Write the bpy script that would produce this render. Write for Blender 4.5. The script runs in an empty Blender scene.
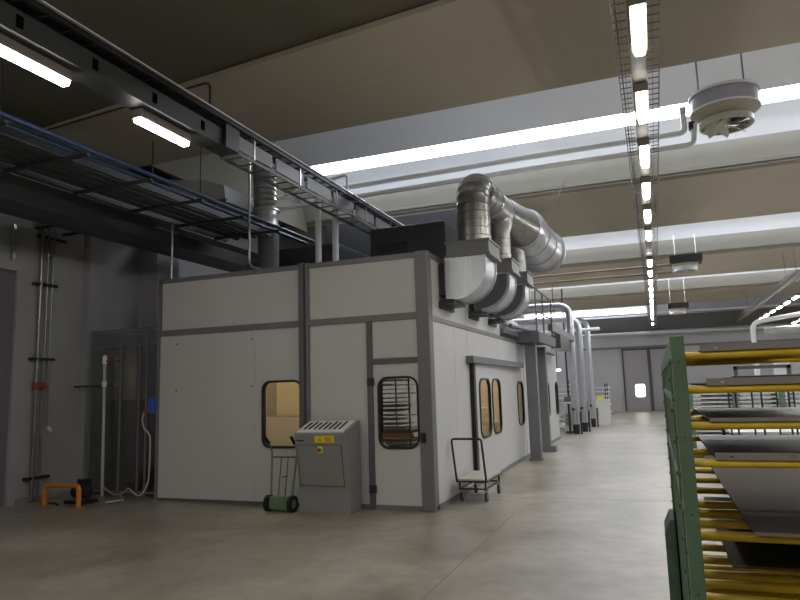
import bpy, bmesh, math, random
from mathutils import Vector, Matrix
random.seed(7)
scn = bpy.context.scene
COL = scn.collection
PI = math.pi

# ---------------------------------------------------------------- materials
MATS = {}
def mat(name, col, rough=0.6, metal=0.0, var=0.0, scale=4.0, bump=0.0, spec=0.5, col2=None, stretch=None, rvar=0.0):
    if name in MATS: return MATS[name]
    m = bpy.data.materials.new(name); m.use_nodes = True
    nt = m.node_tree; n = nt.nodes; l = nt.links
    b = n['Principled BSDF']
    b.inputs['Base Color'].default_value = (*col, 1)
    b.inputs['Roughness'].default_value = rough
    b.inputs['Metallic'].default_value = metal
    b.inputs['Specular IOR Level'].default_value = spec
    if var or bump or col2 or rvar:
        tc = n.new('ShaderNodeTexCoord'); mp = n.new('ShaderNodeMapping')
        l.new(tc.outputs['Object'], mp.inputs['Vector'])
        if stretch: mp.inputs['Scale'].default_value = stretch
        nz = n.new('ShaderNodeTexNoise'); nz.inputs['Scale'].default_value = scale
        nz.inputs['Detail'].default_value = 6; nz.inputs['Roughness'].default_value = .6
        l.new(mp.outputs['Vector'], nz.inputs['Vector'])
        cr = n.new('ShaderNodeValToRGB')
        c2 = col2 if col2 else tuple(max(0, c*(1-var)) for c in col)
        c1 = col if col2 else tuple(min(1, c*(1+var)) for c in col)
        cr.color_ramp.elements[0].position = .3; cr.color_ramp.elements[0].color = (*c2, 1)
        cr.color_ramp.elements[1].position = .7; cr.color_ramp.elements[1].color = (*c1, 1)
        l.new(nz.outputs['Fac'], cr.inputs['Fac']); l.new(cr.outputs['Color'], b.inputs['Base Color'])
        if rvar:
            mr = n.new('ShaderNodeMapRange')
            mr.inputs['To Min'].default_value = max(0, rough-rvar); mr.inputs['To Max'].default_value = min(1, rough+rvar)
            l.new(nz.outputs['Fac'], mr.inputs['Value']); l.new(mr.outputs['Result'], b.inputs['Roughness'])
        if bump:
            bp = n.new('ShaderNodeBump'); bp.inputs['Strength'].default_value = bump; bp.inputs['Distance'].default_value = .02
            l.new(nz.outputs['Fac'], bp.inputs['Height']); l.new(bp.outputs['Normal'], b.inputs['Normal'])
    MATS[name] = m
    return m

def emit(name, col, s):
    if name in MATS: return MATS[name]
    m = bpy.data.materials.new(name); m.use_nodes = True
    nt = m.node_tree; nt.nodes.clear()
    e = nt.nodes.new('ShaderNodeEmission'); o = nt.nodes.new('ShaderNodeOutputMaterial')
    e.inputs['Color'].default_value = (*col, 1); e.inputs['Strength'].default_value = s
    nt.links.new(e.outputs[0], o.inputs['Surface'])
    MATS[name] = m
    return m

def glass(name, tint=(.9, .93, .9), gl=.07, rough=.02):
    if name in MATS: return MATS[name]
    m = bpy.data.materials.new(name); m.use_nodes = True
    nt = m.node_tree; nt.nodes.clear()
    t = nt.nodes.new('ShaderNodeBsdfTransparent'); g = nt.nodes.new('ShaderNodeBsdfGlossy')
    mx = nt.nodes.new('ShaderNodeMixShader'); o = nt.nodes.new('ShaderNodeOutputMaterial')
    t.inputs['Color'].default_value = (*tint, 1); g.inputs['Roughness'].default_value = rough
    mx.inputs[0].default_value = gl
    nt.links.new(t.outputs[0], mx.inputs[1]); nt.links.new(g.outputs[0], mx.inputs[2]); nt.links.new(mx.outputs[0], o.inputs['Surface'])
    MATS[name] = m
    return m

# floor: trowelled industrial concrete, patchy, faintly polished
def floor_mat():
    m = bpy.data.materials.new('polished_concrete'); m.use_nodes = True
    nt = m.node_tree; n = nt.nodes; l = nt.links; b = n['Principled BSDF']
    tc = n.new('ShaderNodeTexCoord')
    a = n.new('ShaderNodeTexNoise'); a.inputs['Scale'].default_value = .55; a.inputs['Detail'].default_value = 8; a.inputs['Distortion'].default_value = .6
    c = n.new('ShaderNodeTexNoise'); c.inputs['Scale'].default_value = 3.5; c.inputs['Detail'].default_value = 8; c.inputs['Roughness'].default_value = .7
    l.new(tc.outputs['Object'], a.inputs['Vector']); l.new(tc.outputs['Object'], c.inputs['Vector'])
    r1 = n.new('ShaderNodeValToRGB'); e = r1.color_ramp.elements
    e[0].position = .36; e[0].color = (.262, .228, .18, 1); e[1].position = .66; e[1].color = (.44, .403, .345, 1)
    r2 = n.new('ShaderNodeValToRGB'); e = r2.color_ramp.elements
    e[0].position = .32; e[0].color = (.66, .65, .63, 1); e[1].position = .62; e[1].color = (1, 1, 1, 1)
    mx = n.new('ShaderNodeMix'); mx.data_type = 'RGBA'; mx.blend_type = 'MULTIPLY'; mx.inputs[0].default_value = .8
    l.new(a.outputs['Fac'], r1.inputs['Fac']); l.new(c.outputs['Fac'], r2.inputs['Fac'])
    l.new(r1.outputs['Color'], mx.inputs[6]); l.new(r2.outputs['Color'], mx.inputs[7]); l.new(mx.outputs[2], b.inputs['Base Color'])
    mr = n.new('ShaderNodeMapRange'); mr.inputs['To Min'].default_value = .24; mr.inputs['To Max'].default_value = .48
    l.new(a.outputs['Fac'], mr.inputs['Value']); l.new(mr.outputs['Result'], b.inputs['Roughness'])
    bp = n.new('ShaderNodeBump'); bp.inputs['Strength'].default_value = .08; bp.inputs['Distance'].default_value = .02
    l.new(c.outputs['Fac'], bp.inputs['Height']); l.new(bp.outputs['Normal'], b.inputs['Normal'])
    return m

M_FLOOR = floor_mat()
M_WALL = mat('grey_wall_paint', (.36, .355, .37), .8, var=.06, scale=1.2)
M_FARW = mat('far_wall_panel', (.62, .62, .68), .7, var=.05, scale=.6)
M_BROWN = mat('precast_concrete', (.48, .43, .345), .85, var=.05, scale=.7)
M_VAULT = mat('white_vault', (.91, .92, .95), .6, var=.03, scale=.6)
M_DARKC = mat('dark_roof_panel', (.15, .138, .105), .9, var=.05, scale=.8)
M_PANEL = mat('booth_panel_white', (.62, .61, .60), .45, var=.02, scale=.8)
M_FRAME = mat('booth_frame_grey', (.12, .12, .125), .5, var=.04, scale=5)
M_FRAME2 = mat('booth_frame_light', (.19, .19, .20), .45, var=.04, scale=5)
M_BLACK = mat('black_rubber', (.012, .011, .011), .5)
M_BLKM = mat('black_metal', (.02, .02, .022), .4)
M_DARKM = mat('dark_metal', (.05, .05, .055), .5, metal=.3, var=.2, scale=6)
M_CAB = mat('console_grey', (.28, .275, .275), .45, var=.03, scale=3)
M_CABD = mat('console_recess', (.07, .07, .073), .5)
M_CTOP = mat('console_top_white', (.86, .86, .82), .4)
M_GALV = mat('galvanised_steel', (.55, .56, .58), .32, metal=.85, var=.18, scale=9, rvar=.08)
M_GALVD = mat('dull_galvanised_steel', (.27, .265, .25), .32, metal=.8, var=.2, scale=7, rvar=.1)
M_ALU = mat('aluminium_sheet', (.62, .65, .70), .38, metal=.7, var=.1, scale=3, stretch=(6, 1, .3))
M_ALU_SHADE = mat('shaded_duct_face', (.10, .10, .105), .5, var=.08, scale=3)  # grey sheet darkened for the shade on the rear elbow faces
M_SILV = mat('silver_pipe', (.66, .69, .74), .28, metal=.8, var=.06, scale=5)
M_WPIPE = mat('white_pipe', (.88, .89, .91), .3)
M_STEEL = mat('tray_steel', (.42, .43, .43), .35, metal=.8, var=.15, scale=8)
M_TRUNK = mat('trunking_grey', (.05, .053, .053), .5, metal=.2, var=.05, scale=4)
M_TRUNKB = mat('lamp_housing', (.20, .175, .14), .5, var=.05, scale=4)
M_LAMP = emit('fluorescent_tube', (1.0, .965, .89), 26)
M_SKY = emit('daylit_skylight', (.86, .92, 1.0), 12)
M_DOORWIN = emit('daylit_door_window', (1, 1, .97), 2.2)
M_GREEN = mat('green_paint', (.13, .21, .13), .45, var=.15, scale=12, bump=.05)
M_GREEND = mat('dark_green_paint', (.075, .125, .08), .8, var=.2, scale=12)
M_YEL = mat('yellow_tube_paint', (.90, .62, .03), .38, var=.12, scale=7, col2=(.72, .46, .03))
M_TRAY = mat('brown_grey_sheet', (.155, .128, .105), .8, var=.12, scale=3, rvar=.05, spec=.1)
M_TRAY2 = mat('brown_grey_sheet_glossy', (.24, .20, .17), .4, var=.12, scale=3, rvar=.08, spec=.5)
M_TRAYE = mat('sheet_lip', (.30, .27, .25), .5, metal=0, var=.1, scale=6)
M_ORANGE = mat('orange_paint', (.62, .23, .03), .45, var=.08, scale=8)
M_RED = mat('red_paint', (.33, .04, .03), .5)
M_BLUE = mat('blue_plastic', (.03, .14, .50), .4)
M_BLUEP = mat('blue_pipe', (.02, .045, .12), .4)
M_YLAB = mat('yellow_label', (.80, .70, .03), .4)
M_OLAB = mat('orange_mark', (.75, .33, .03), .4)
M_CREAM = mat('cream_paint', (.72, .62, .42), .5, var=.03, scale=3)
M_INNER = mat('inner_lining', (.60, .54, .48), .6, var=.04, scale=2)
M_WOOD = mat('platform_board', (.50, .47, .42), .55, var=.08, scale=6)
M_WHITE = mat('white_lacquer', (.72, .72, .71), .4)
M_FAN = mat('fan_beige', (.44, .42, .33), .45, var=.05, scale=5)
M_FANG = mat('fan_drum_grey', (.33, .32, .36), .4, var=.08, scale=3)
M_CABLE = mat('pale_cable', (.55, .54, .52), .5)
M_WARM = emit('warm_inner_lamp', (1, .84, .58), 34)
M_GLASS = glass('window_glass', (.93, .93, .88), .06)
M_PLEXI = glass('smoked_plexiglass', (.80, .82, .82), .25, .2)
M_RECESS = mat('door_recess_paint', (.17, .15, .18), .7)

# ---------------------------------------------------------------- helpers
ORG = {}
def tag(o, label=None, cat=None, group=None, kind=None):
    if label: o['label'] = label
    if cat: o['category'] = cat
    if group: o['group'] = group
    if kind: o['kind'] = kind
    return o

def thing(name, label, cat, loc=(0, 0, 0), group=None):
    o = bpy.data.objects.new(name, None); COL.objects.link(o)
    o.location = loc; o.empty_display_size = .2
    ORG[o] = Vector(loc)
    return tag(o, label, cat, group)

class MB:
    def __init__(s): s.v = []; s.f = []
    def add(s, vs, fs):
        k = len(s.v); s.v += [Vector(v) for v in vs]; s.f += [tuple(i+k for i in f) for f in fs]; return s
    def box(s, x0, x1, y0, y1, z0, z1):
        if x0 > x1: x0, x1 = x1, x0
        if y0 > y1: y0, y1 = y1, y0
        if z0 > z1: z0, z1 = z1, z0
        vs = [(x0,y0,z0),(x1,y0,z0),(x1,y1,z0),(x0,y1,z0),(x0,y0,z1),(x1,y0,z1),(x1,y1,z1),(x0,y1,z1)]
        return s.add(vs, [(0,3,2,1),(4,5,6,7),(0,1,5,4),(1,2,6,5),(2,3,7,6),(3,0,4,7)])
    def prism(s, poly, mp, a, b):
        """poly = list of (u,v), mp(u,v,t)->xyz, extruded t from a to b"""
        n = len(poly)
        vs = [mp(u, v, a) for u, v in poly] + [mp(u, v, b) for u, v in poly]
        fs = [tuple(range(n)), tuple(range(2*n-1, n-1, -1))]
        fs += [(i, i+n, (i+1) % n+n, (i+1) % n) for i in range(n)]
        return s.add(vs, fs)
    def sweep(s, pts, radii, n=16, caps=True, hollow=False):
        pts = [Vector(p) for p in pts]
        if not hasattr(radii, '__len__'): radii = [radii]*len(pts)
        rings = []; up = None
        for i, p in enumerate(pts):
            if i == 0: d = pts[1]-p
            elif i == len(pts)-1: d = p-pts[i-1]
            else:
                d1 = (p-pts[i-1]); d2 = (pts[i+1]-p)
                if d1.length < 1e-6: d = d2
                elif d2.length < 1e-6: d = d1
                else: d = d1.normalized()+d2.normalized()
            d.normalize()
            if up is None:
                up = Vector((0, 0, 1)) if abs(d.z) < .9 else Vector((1, 0, 0))
            a = up - d*up.dot(d); a.normalize(); up = a; b = d.cross(a)
            rings.append([p + (a*math.cos(2*PI*k/n)+b*math.sin(2*PI*k/n))*radii[i] for k in range(n)])
        vs = [v for r in rings for v in r]; fs = []
        for i in range(len(pts)-1):
            for k in range(n):
                fs.append((i*n+k, i*n+(k+1) % n, (i+1)*n+(k+1) % n, (i+1)*n+k))
        if caps:
            fs.append(tuple(range(n-1, -1, -1))); fs.append(tuple((len(pts)-1)*n+k for k in range(n)))
        return s.add(vs, fs)
    def cyl(s, p, q, r, n=12): return s.sweep([p, q], r, n)
    def lathe(s, prof, c, n=40, caps=False):
        """prof list of (r,z) turned round the vertical through c"""
        vs = []; fs = []
        for r, z in prof:
            for k in range(n):
                a = 2*PI*k/n; vs.append((c[0]+r*math.cos(a), c[1]+r*math.sin(a), c[2]+z))
        for i in range(len(prof)-1):
            for k in range(n):
                fs.append((i*n+k, i*n+(k+1) % n, (i+1)*n+(k+1) % n, (i+1)*n+k))
        return s.add(vs, fs)
    def plate(s, outer, holes, mp, t0, t1):
        """flat plate with holes: outer and holes are loops of (u,v)"""
        bm = bmesh.new(); loops = []; idx = {}; flat = []
        for lp in [outer]+holes:
            vs = [bm.verts.new((u, v, 0)) for u, v in lp]
            loops.append((len(flat), len(lp))); flat += lp
            for i in range(len(vs)): bm.edges.new((vs[i], vs[(i+1) % len(vs)]))
        bm.verts.index_update()
        bmesh.ops.triangle_fill(bm, use_beauty=True, use_dissolve=False, edges=bm.edges[:])
        bm.verts.index_update()
        tris = [[v.index for v in f.verts] for f in bm.faces]; bm.free()
        N = len(flat)
        vs = [mp(u, v, t0) for u, v in flat]+[mp(u, v, t1) for u, v in flat]
        fs = [tuple(t) for t in tris]+[tuple(i+N for i in reversed(t)) for t in tris]
        for st, ln in loops:
            for i in range(ln):
                a = st+i; b = st+(i+1) % ln; fs.append((a, a+N, b+N, b))
        return s.add(vs, fs)
    def build(s, name, m, parent=None, smooth=True, loc=None, bevel=0):
        root = parent
        if parent is not None:
            org = ORG[parent]
        else:
            org = Vector(loc) if loc else Vector((0, 0, 0))
        me = bpy.data.meshes.new(name)
        me.from_pydata([tuple(v-org) for v in s.v], [], s.f)
        bm = bmesh.new(); bm.from_mesh(me); bmesh.ops.recalc_face_normals(bm, faces=bm.faces[:]); bm.to_mesh(me); bm.free()
        me.materials.append(m)
        if smooth:
            for p in me.polygons: p.use_smooth = True
            me.set_sharp_from_angle(angle=math.radians(32))
        o = bpy.data.objects.new(name, me); COL.objects.link(o)
        if parent is not None: o.parent = parent
        else: o.location = org
        ORG[o] = org
        if bevel:
            b = o.modifiers.new('bevel', 'BEVEL'); b.width = bevel; b.segments = 2; b.limit_method = 'ANGLE'
        return o

def copy_tree(o, loc=None, label=None, parent=None):
    c = o.copy(); COL.objects.link(c)
    if parent is not None:
        c.parent = parent
    if loc is not None: c.location = loc
    if label: c['label'] = label
    ORG[c] = Vector(loc) if loc is not None else ORG.get(o)
    for ch in list(o.children): copy_tree(ch, parent=c)
    return c

def bx(*a): return MB().box(*a)
def rr(u0, u1, v0, v1, r, n=7):
    pts = []
    for cx, cy, a0 in ((u1-r, v0+r, -PI/2), (u1-r, v1-r, 0), (u0+r, v1-r, PI/2), (u0+r, v0+r, PI)):
        for k in range(n+1):
            a = a0+PI/2*k/n; pts.append((cx+r*math.cos(a), cy+r*math.sin(a)))
    return pts
def rect(u0, u1, v0, v1): return [(u0, v0), (u1, v0), (u1, v1), (u0, v1)]
def arc_pts(p0, p1, p2, r, n=6):
    """rounded corner at p1 between p0 and p2"""
    p0, p1, p2 = Vector(p0), Vector(p1), Vector(p2)
    a = (p0-p1).normalized(); b = (p2-p1).normalized()
    s = p1+a*r; e = p1+b*r; out = []
    for k in range(n+1):
        t = k/n; out.append(s*(1-t)**2+p1*2*t*(1-t)+e*t*t)
    return out
def path(pts, r=.1, n=6):
    out = [Vector(pts[0])]
    for i in range(1, len(pts)-1): out += arc_pts(pts[i-1], pts[i], pts[i+1], r, n)
    return out+[Vector(pts[-1])]
MY = lambda u, v, t: (u, t, v)      # plane facing the camera, t = depth
MX = lambda u, v, t: (t, u, v)      # side plane, u runs in depth
ORD = ['first','second','third','fourth','fifth','sixth','seventh','eighth','ninth','tenth','eleventh','twelfth','thirteenth',
       'fourteenth','fifteenth','sixteenth','seventeenth','eighteenth','nineteenth','twentieth']

# ---------------------------------------------------------------- camera
R = ((0.93127825, 0.07651347, 0.35618325), (0.36312824, -0.11631451, -0.92445055), (-0.02930364, 0.99026089, -0.13610538))
cam = bpy.data.cameras.new('camera'); co = bpy.data.objects.new('camera', cam); COL.objects.link(co)
cam.sensor_width = 36; cam.lens = 651.72/800*36; cam.clip_end = 200; cam.clip_start = .05
co.matrix_world = Matrix.Translation((0, 0, 1.8)) @ Matrix(R).to_4x4()
scn.camera = co

# ---------------------------------------------------------------- the hall
XL, XR, YB, YF = -10.55, 13.0, -9.0, 44.7
def struct(mb, name, m, label=None, smooth=False):
    o = mb.build(name, m, smooth=smooth); o['kind'] = 'structure'
    if label: o['label'] = label
    return o
struct(bx(XL-.5, XR, YB, YF, -.12, 0), 'floor', M_FLOOR, 'grey beige polished concrete floor with dull stains')
jm = mat('floor_joint', (.26, .235, .20), .8)
struct(bx(-3.1, XR, 10.95, 10.965, 0, .0012), 'trim_40', jm)
struct(bx(-2.03, -2.018, YB, 9.5, 0, .0012), 'trim_41', jm)
w = MB(); w.box(XL-.3, XL, YB, 5.2, 0, 7.6); w.box(XL-.3, XL, 8.30, YF, 0, 7.6); w.box(XL-.3, XL, 5.2, 8.30, 4.12, 7.6)
struct(w, 'wall_left', M_WALL, 'dim grey side wall behind the pipes')
struct(bx(XR, XR+.3, YB, YF, 0, 7.6), 'wall_right', M_WALL)
struct(bx(XL-.3, XR+.3, YB-.3, YB, 0, 7.6), 'wall_back', M_WALL)
# far wall with an opening for the sliding door window
DW = rr(-1.27, -.66, .88, 1.70, .14)
f = MB().plate(rect(XL-.3, XR+.3, 0, 7.6), [DW], MY, YF, YF+.25)
struct(f, 'wall_far', M_FARW, 'pale lilac grey wall at the far end of the hall')
d = MB().plate(rect(-1.84, -.40, .02, 3.86), [DW], MY, YF-.09, YF-.01)
door1 = struct(d, 'door_1', mat('far_door_leaf', (.48, .48, .52), .6), 'tall pale grey leaf door with small lit window in the far wall')
fr = MB(); fr.box(-1.93, -1.84, YF-.13, YF, 0, 3.95); fr.box(-.40, -.20, YF-.13, YF, 0, 3.95); fr.box(-1.93, .75, YF-.13, YF, 3.87, 3.98)
ORG[door1] = Vector((0, 0, 0))
fr.build('door_frame', M_FRAME, door1)
bx(-.2, .7, YF-.09, YF-.01, .02, 3.86).build('side_leaf', mat('far_door_leaf', (0, 0, 0)), door1)
wn = MB().plate(rr(-1.30, -.63, .85, 1.73, .16), [DW], MY, YF-.12, YF-.09).build('window_surround', M_FRAME2, door1)
wn = MB().prism(DW, MY, YF+.05, YF+.08).build('window_pane', M_DOORWIN, door1)
# recessed dark doorway at the left edge
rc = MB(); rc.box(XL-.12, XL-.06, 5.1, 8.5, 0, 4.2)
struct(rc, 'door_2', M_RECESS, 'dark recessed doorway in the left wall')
# plinth steps
struct(bx(XL, XL+.02, 8.45, YF, 0, .1), 'baseboard_left', mat('skirting', (.25, .25, .26), .7))

# roof: wide precast soffits between white vaults lit by long skylight strips
PER = 10.45; E0 = 9.72
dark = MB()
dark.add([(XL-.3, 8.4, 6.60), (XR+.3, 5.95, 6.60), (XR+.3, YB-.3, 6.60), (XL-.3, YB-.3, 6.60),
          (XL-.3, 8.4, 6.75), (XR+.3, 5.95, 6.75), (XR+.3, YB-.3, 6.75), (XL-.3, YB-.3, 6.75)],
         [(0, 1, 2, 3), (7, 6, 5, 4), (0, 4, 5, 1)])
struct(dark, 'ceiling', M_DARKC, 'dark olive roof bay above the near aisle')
def prof_strip(pts, name, m, x0=XL-.3, x1=XR+.3, label=None, thick=.08, smooth=False):
    n = len(pts); poly = pts+[(y, z+thick) for y, z in reversed(pts)]
    mb = MB(); vs = []; fs = []
    for x in (x0, x1):
        vs += [(x, y, z) for y, z in poly]
    N = len(poly)
    for i in range(n-1):
        fs.append((i, i+1, N+i+1, N+i)); fs.append((n+i, n+i+1, N+n+i+1, N+n+i))
    fs.append((0, N, 2*N-1, N-1)); fs.append((n-1, n, N+n, N+n-1))
    for s_ in (0, N):
        for i in range(n-1): fs.append((s_+i, s_+i+1, s_+N-2-i, s_+N-1-i))
    mb.add(vs, fs)
    return struct(mb, name, m, label, smooth)
wide = ['near', 'second', 'third', 'fourth']
for k in range(4):
    E = E0+PER*k
    if k == 0:
        sk = MB(); a_, b_ = (XL-.3, 8.14), (XR+.3, 5.63)
        sk.add([(a_[0], a_[1], 6.5), (b_[0], b_[1], 6.5), (b_[0], E, 6.3), (a_[0], E, 6.3), (a_[0], a_[1], 6.58), (b_[0], b_[1], 6.58), (b_[0], E, 6.38), (a_[0], E, 6.38)],
               [(0, 1, 2, 3), (7, 6, 5, 4), (0, 4, 5, 1), (2, 6, 7, 3)])
        struct(sk, 'ceiling', M_BROWN, 'brown concrete roof beam soffit nearest the camera')
        pts = [(E-.3, 6.36), (E, 6.32)]
    else: pts = [(E-4.22, 6.44), (E-.35, 6.34), (E, 6.30)]
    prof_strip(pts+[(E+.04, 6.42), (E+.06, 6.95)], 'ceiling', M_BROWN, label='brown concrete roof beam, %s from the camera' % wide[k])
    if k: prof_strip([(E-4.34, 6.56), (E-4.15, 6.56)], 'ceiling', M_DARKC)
    if k < 3 or True:
        a, b = 4.80, 5.30
        ye = min(6.15, YF-.02-E)
        near = [(.06, 6.95), (.25, 7.2), (.6, 7.42), (1.1, 7.6), (1.8, 7.74), (2.6, 7.80), (3.4, 7.79), (4.2, 7.73), (4.8, 7.65)]
        far_ = [(5.3, 7.55), (5.55, 7.42), (5.75, 7.26), (5.90, 7.08)]; low_ = [(5.90, 7.08), (6.04, 6.82), (6.16, 6.50)]
        vz = {a: 7.65, b: 7.55}
        XV = -8.9
        prof_strip([(E+t, z) for t, z in near], 'ceiling', M_VAULT, x0=XV, label='white vaulted roof bay behind the %s beam' % wide[k], smooth=True)
        prof_strip([(E+a, 7.65), (E+b, 7.55)], 'ceiling', M_VAULT, x0=XV, x1=-8.0)
        prof_strip([(E+a, 7.65), (E+b, 7.55)], 'window_%d' % (k+1), M_SKY, x0=-8.0, label='long bright skylight strip in the %s vault' % wide[k], thick=.03)
        if k < 3:
            prof_strip([(E+t, z) for t, z in far_], 'ceiling', M_VAULT, x0=XV, smooth=True)
            prof_strip([(E+t, z) for t, z in low_], 'ceiling', mat('shaded_flank_foot', (.25, .235, .20), .85, var=.05, scale=1), x0=XV, smooth=True)  # foot of the vault flank coloured darker for its shading
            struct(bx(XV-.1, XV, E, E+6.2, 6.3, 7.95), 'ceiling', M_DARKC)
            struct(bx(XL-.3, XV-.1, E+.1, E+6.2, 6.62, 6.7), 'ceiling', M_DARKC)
        # joints of the vault shells
        for xj in (-1.9, 5.4):
            sj = MB(); sj.add([(xj-.015, E+a, 7.62), (xj+.015, E+a, 7.62), (xj+.015, E+b, 7.52), (xj-.015, E+b, 7.52), (xj-.015, E+a, 7.655), (xj+.015, E+a, 7.655), (xj+.015, E+b, 7.555), (xj-.015, E+b, 7.555)], [(0,1,2,3),(7,6,5,4),(0,4,5,1),(1,5,6,2),(2,6,7,3),(3,7,4,0)])
            struct(sj, 'trim_%d' % (k*3+1), M_WPIPE)
struct(bx(XL, -9.75, YB, YF, 5.55, 6.45), 'trim_20', mat('dark_edge_beam', (.13, .125, .115), .85), 'dark concrete edge beam along the top of the left wall')
for i, (y0, y1) in enumerate(((11.25, 11.95), (16.0, 16.6), (9.75, 10.1))):
    struct(bx(XL, -10.05 if i < 2 else -10.4, y0, y1, 0, 5.55), 'trim_%d' % (21+i), M_WALL, 'grey concrete column against the left wall')
struct(bx(-8, -.3, YF-.06, YF-.01, 6.25, 6.55), 'window_5', M_SKY, 'bright clerestory strip high on the far wall')
struct(bx(-5, XR, 43.9, 44.3, 5.05, 5.95), 'trim_31', mat('dark_edge_beam', (0, 0, 0)), 'dark beam under the roof at the far wall')
# far-wall cladding line
struct(bx(-4.5, XR, YF-.12, YF, 3.99, 4.12), 'trim_30', mat('skirting', (0, 0, 0)))

# ---------------------------------------------------------------- lighting rows
def make_lamp(label, group, x, y, z):
    t = thing('tube_lamp', label, 'lamp', (x, y, z), group)
    h = MB(); h.prism([(-.07, .10), (-.07, 0), (.07, 0), (.07, .10)], lambda u, v, q: (x+u, q, z+v+.005), y-.43, y+.43)
    h.build('housing', M_TRUNKB, t, smooth=False)
    g = MB(); g.prism([(-.048, .0), (-.05, -.03), (-.036, -.05), (.036, -.05), (.05, -.03), (.048, 0)], lambda u, v, q: (x+u, q, z+v+.004), y-.42, y+.42)
    g.build('diffuser', M_LAMP, t, smooth=False)
    return t
GR = 'tube lamps of the centre row'
l0 = make_lamp('first and nearest tube lamp of the row above the centre aisle', GR, .10, 6.03, 5.0)
n = 1
for k in list(range(1, 6))+list(range(7, 17))+[18]:
    copy_tree(l0, (.10-.0015*k, 6.03+1.8*k, 5.0), '%s tube lamp from the camera in the row above the centre aisle' % ORD[n]); n += 1
GH = 'tube lamps over the camera'  # unseen lamps: real rows carried on, plus left rows added as fill
for x, y in ((.10, 4.16), (.10, 2.36), (.10, .56), (.10, -1.24), (.10, -3.04), (.10, -4.84), (5.3, -4), (5.3, -2), (5.3, 0), (5.3, 3), (5.3, 6), (5.3, 10), (5.3, 14), (5.3, 18), (5.3, 22), (-8.4, 1.8), (-8.4, 0), (-8.4, -1.8), (-8.4, -3.6), (-8.4, -5.4), (-8.4, 3.2), (-2.6, 2.3), (-2.6, .5), (-2.6, -1.5), (-2.6, -3.5), (-5.31, 2.38), (-5.31, .6), (-5.31, -1.2), (-5.31, -3.0), (-5.31, -4.8)):
    copy_tree(l0, (x, y, 5.0), 'unseen tube lamp overhead, out of frame, of the continued rows and added fill')['group'] = GH
for nme, y in (('larger tube lamp at the top left edge, under the left cable tray', 4.18), ('tube lamp under the left cable tray, right of the one at the edge', 5.99)):
    c = copy_tree(l0, (-5.31, y, 4.97), nme); c['group'] = 'tube lamps of the left row'
for i in range(7):
    c = copy_tree(l0, (5.31, 27.2+1.8*i, 4.9), '%s tube lamp from the right edge in the row over the far right' % ORD[i]); c['group'] = 'tube lamps of the far right row'
for y in (28, 30, 32, 34, 36, 38, 40, 42):  # made-up row, hidden behind the booth, to brighten the far end
    copy_tree(l0, (-8.0, y, 5.0), 'added fill lamp hidden beyond the booth')['group'] = GH
for i in range(3):
    c = copy_tree(l0, (7.5, 38.4+1.8*i, 4.9), '%s small lamp in the outermost row at the far right edge' % ORD[i]); c['group'] = 'tube lamps of the outermost row'

def cable_tray(label, x, y0, y1, z, w=.42, step=.15, mesh_to=None, hang=1.5, group=None, wires=True):
    t = thing('cable_tray', label, 'cable tray', (x, y0, z), group)
    ch = MB(); ch.box(x-.075, x+.075, y0, y1, z, z+.05); ch.box(x-.075, x-.065, y0, y1, z+.05, z+.12); ch.box(x+.065, x+.075, y0, y1, z+.05, z+.12)
    ch.build('channel', M_TRUNKB, t, smooth=False)
    for s in (-1, 1):
        b = MB(); xo = x+s*w/2; xi = x+s*.09
        for zz in (z+.05, z+.12): b.box(xo-.004, xo+.004, y0, y1, zz-.004, zz+.004)
        b.box(xi+s*.05-.003, xi+s*.05+.003, y0, y1, z+.045, z+.051)
        y = y0
        while y < (mesh_to or y1):
            b.box(min(xi, xo), max(xi, xo), y-.005, y+.005, z+.045, z+.055); b.box(xo-.004, xo+.004, y-.004, y+.004, z+.05, z+.12)
            y += step
        b.build('side_basket', M_FRAME2, t, smooth=False)
    if wires:
        c = MB()
        for q in range(1): c.box(x-w/2+.03+.03*q, x-w/2+.042+.03*q, y0, y1, z+.056, z+.07)
        c.build('cables', M_DARKM, t, smooth=False)
    h = MB(); y = y0+2.3
    while y < y1:
        for s in (-1, 1): MB().cyl((x+s*.17, y, z+.05), (x+s*.17, y, 6.34), .006, 6).build('hanger_rod', M_DARKM, t)
        y += 10.4
    return t
cable_tray('wire basket cable tray along the centre aisle carrying the row of lamps', .085, 1.0, 43.5, 5.11, mesh_to=44)
cable_tray('wire basket cable tray at the far right under the roof', 4.75, 24, 43.5, 5.2, w=.45)

# left lighting trunk with ladder tray on top
t = thing('lighting_trunk', 'long dark lighting trunk with slotted side running over the booth', 'cable trunk', (-5.25, 1.0, 5.06))
tr = MB()
poly = [(-5.40, 5.082), (-5.12, 5.082), (-5.12, 5.31), (-5.40, 5.31)]
tr.prism(poly, lambda u, v, q: (u, q, v), 1.0, 6.95)
tr.build('trunk_body', M_TRUNK, t, smooth=False)
y = 1.3
while y < 6.8:
    bx(-5.121, -5.113, y, y+.07, 5.14, 5.26).build('slot', mat('slot_black', (.004, .004, .004), .95, spec=0), t, smooth=False); y += .86
jb = bx(-5.36, -5.06, 6.9, 7.2, 5.06, 5.38).build('junction_box', M_BLKM, t)
y = 7.25
while y < 13.6:
    bx(-5.12, -5.10, y, y+.84, 5.13, 5.33).build('side_plate', M_FRAME2, t, smooth=False); y += .95
t = thing('ladder_tray', 'ladder cable tray with white glint edges above the left lighting trunk', 'cable tray', (-5.2, 1.0, 5.4))
b = MB()
for x in (-5.35, -5.07): b.box(x-.012, x+.012, 1.0, 14, 5.40, 5.47)
b.box(-5.02, -4.99, 1.0, 14, 5.42, 5.435)
b.build('side_rails', M_DARKM, t, smooth=False)
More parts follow.
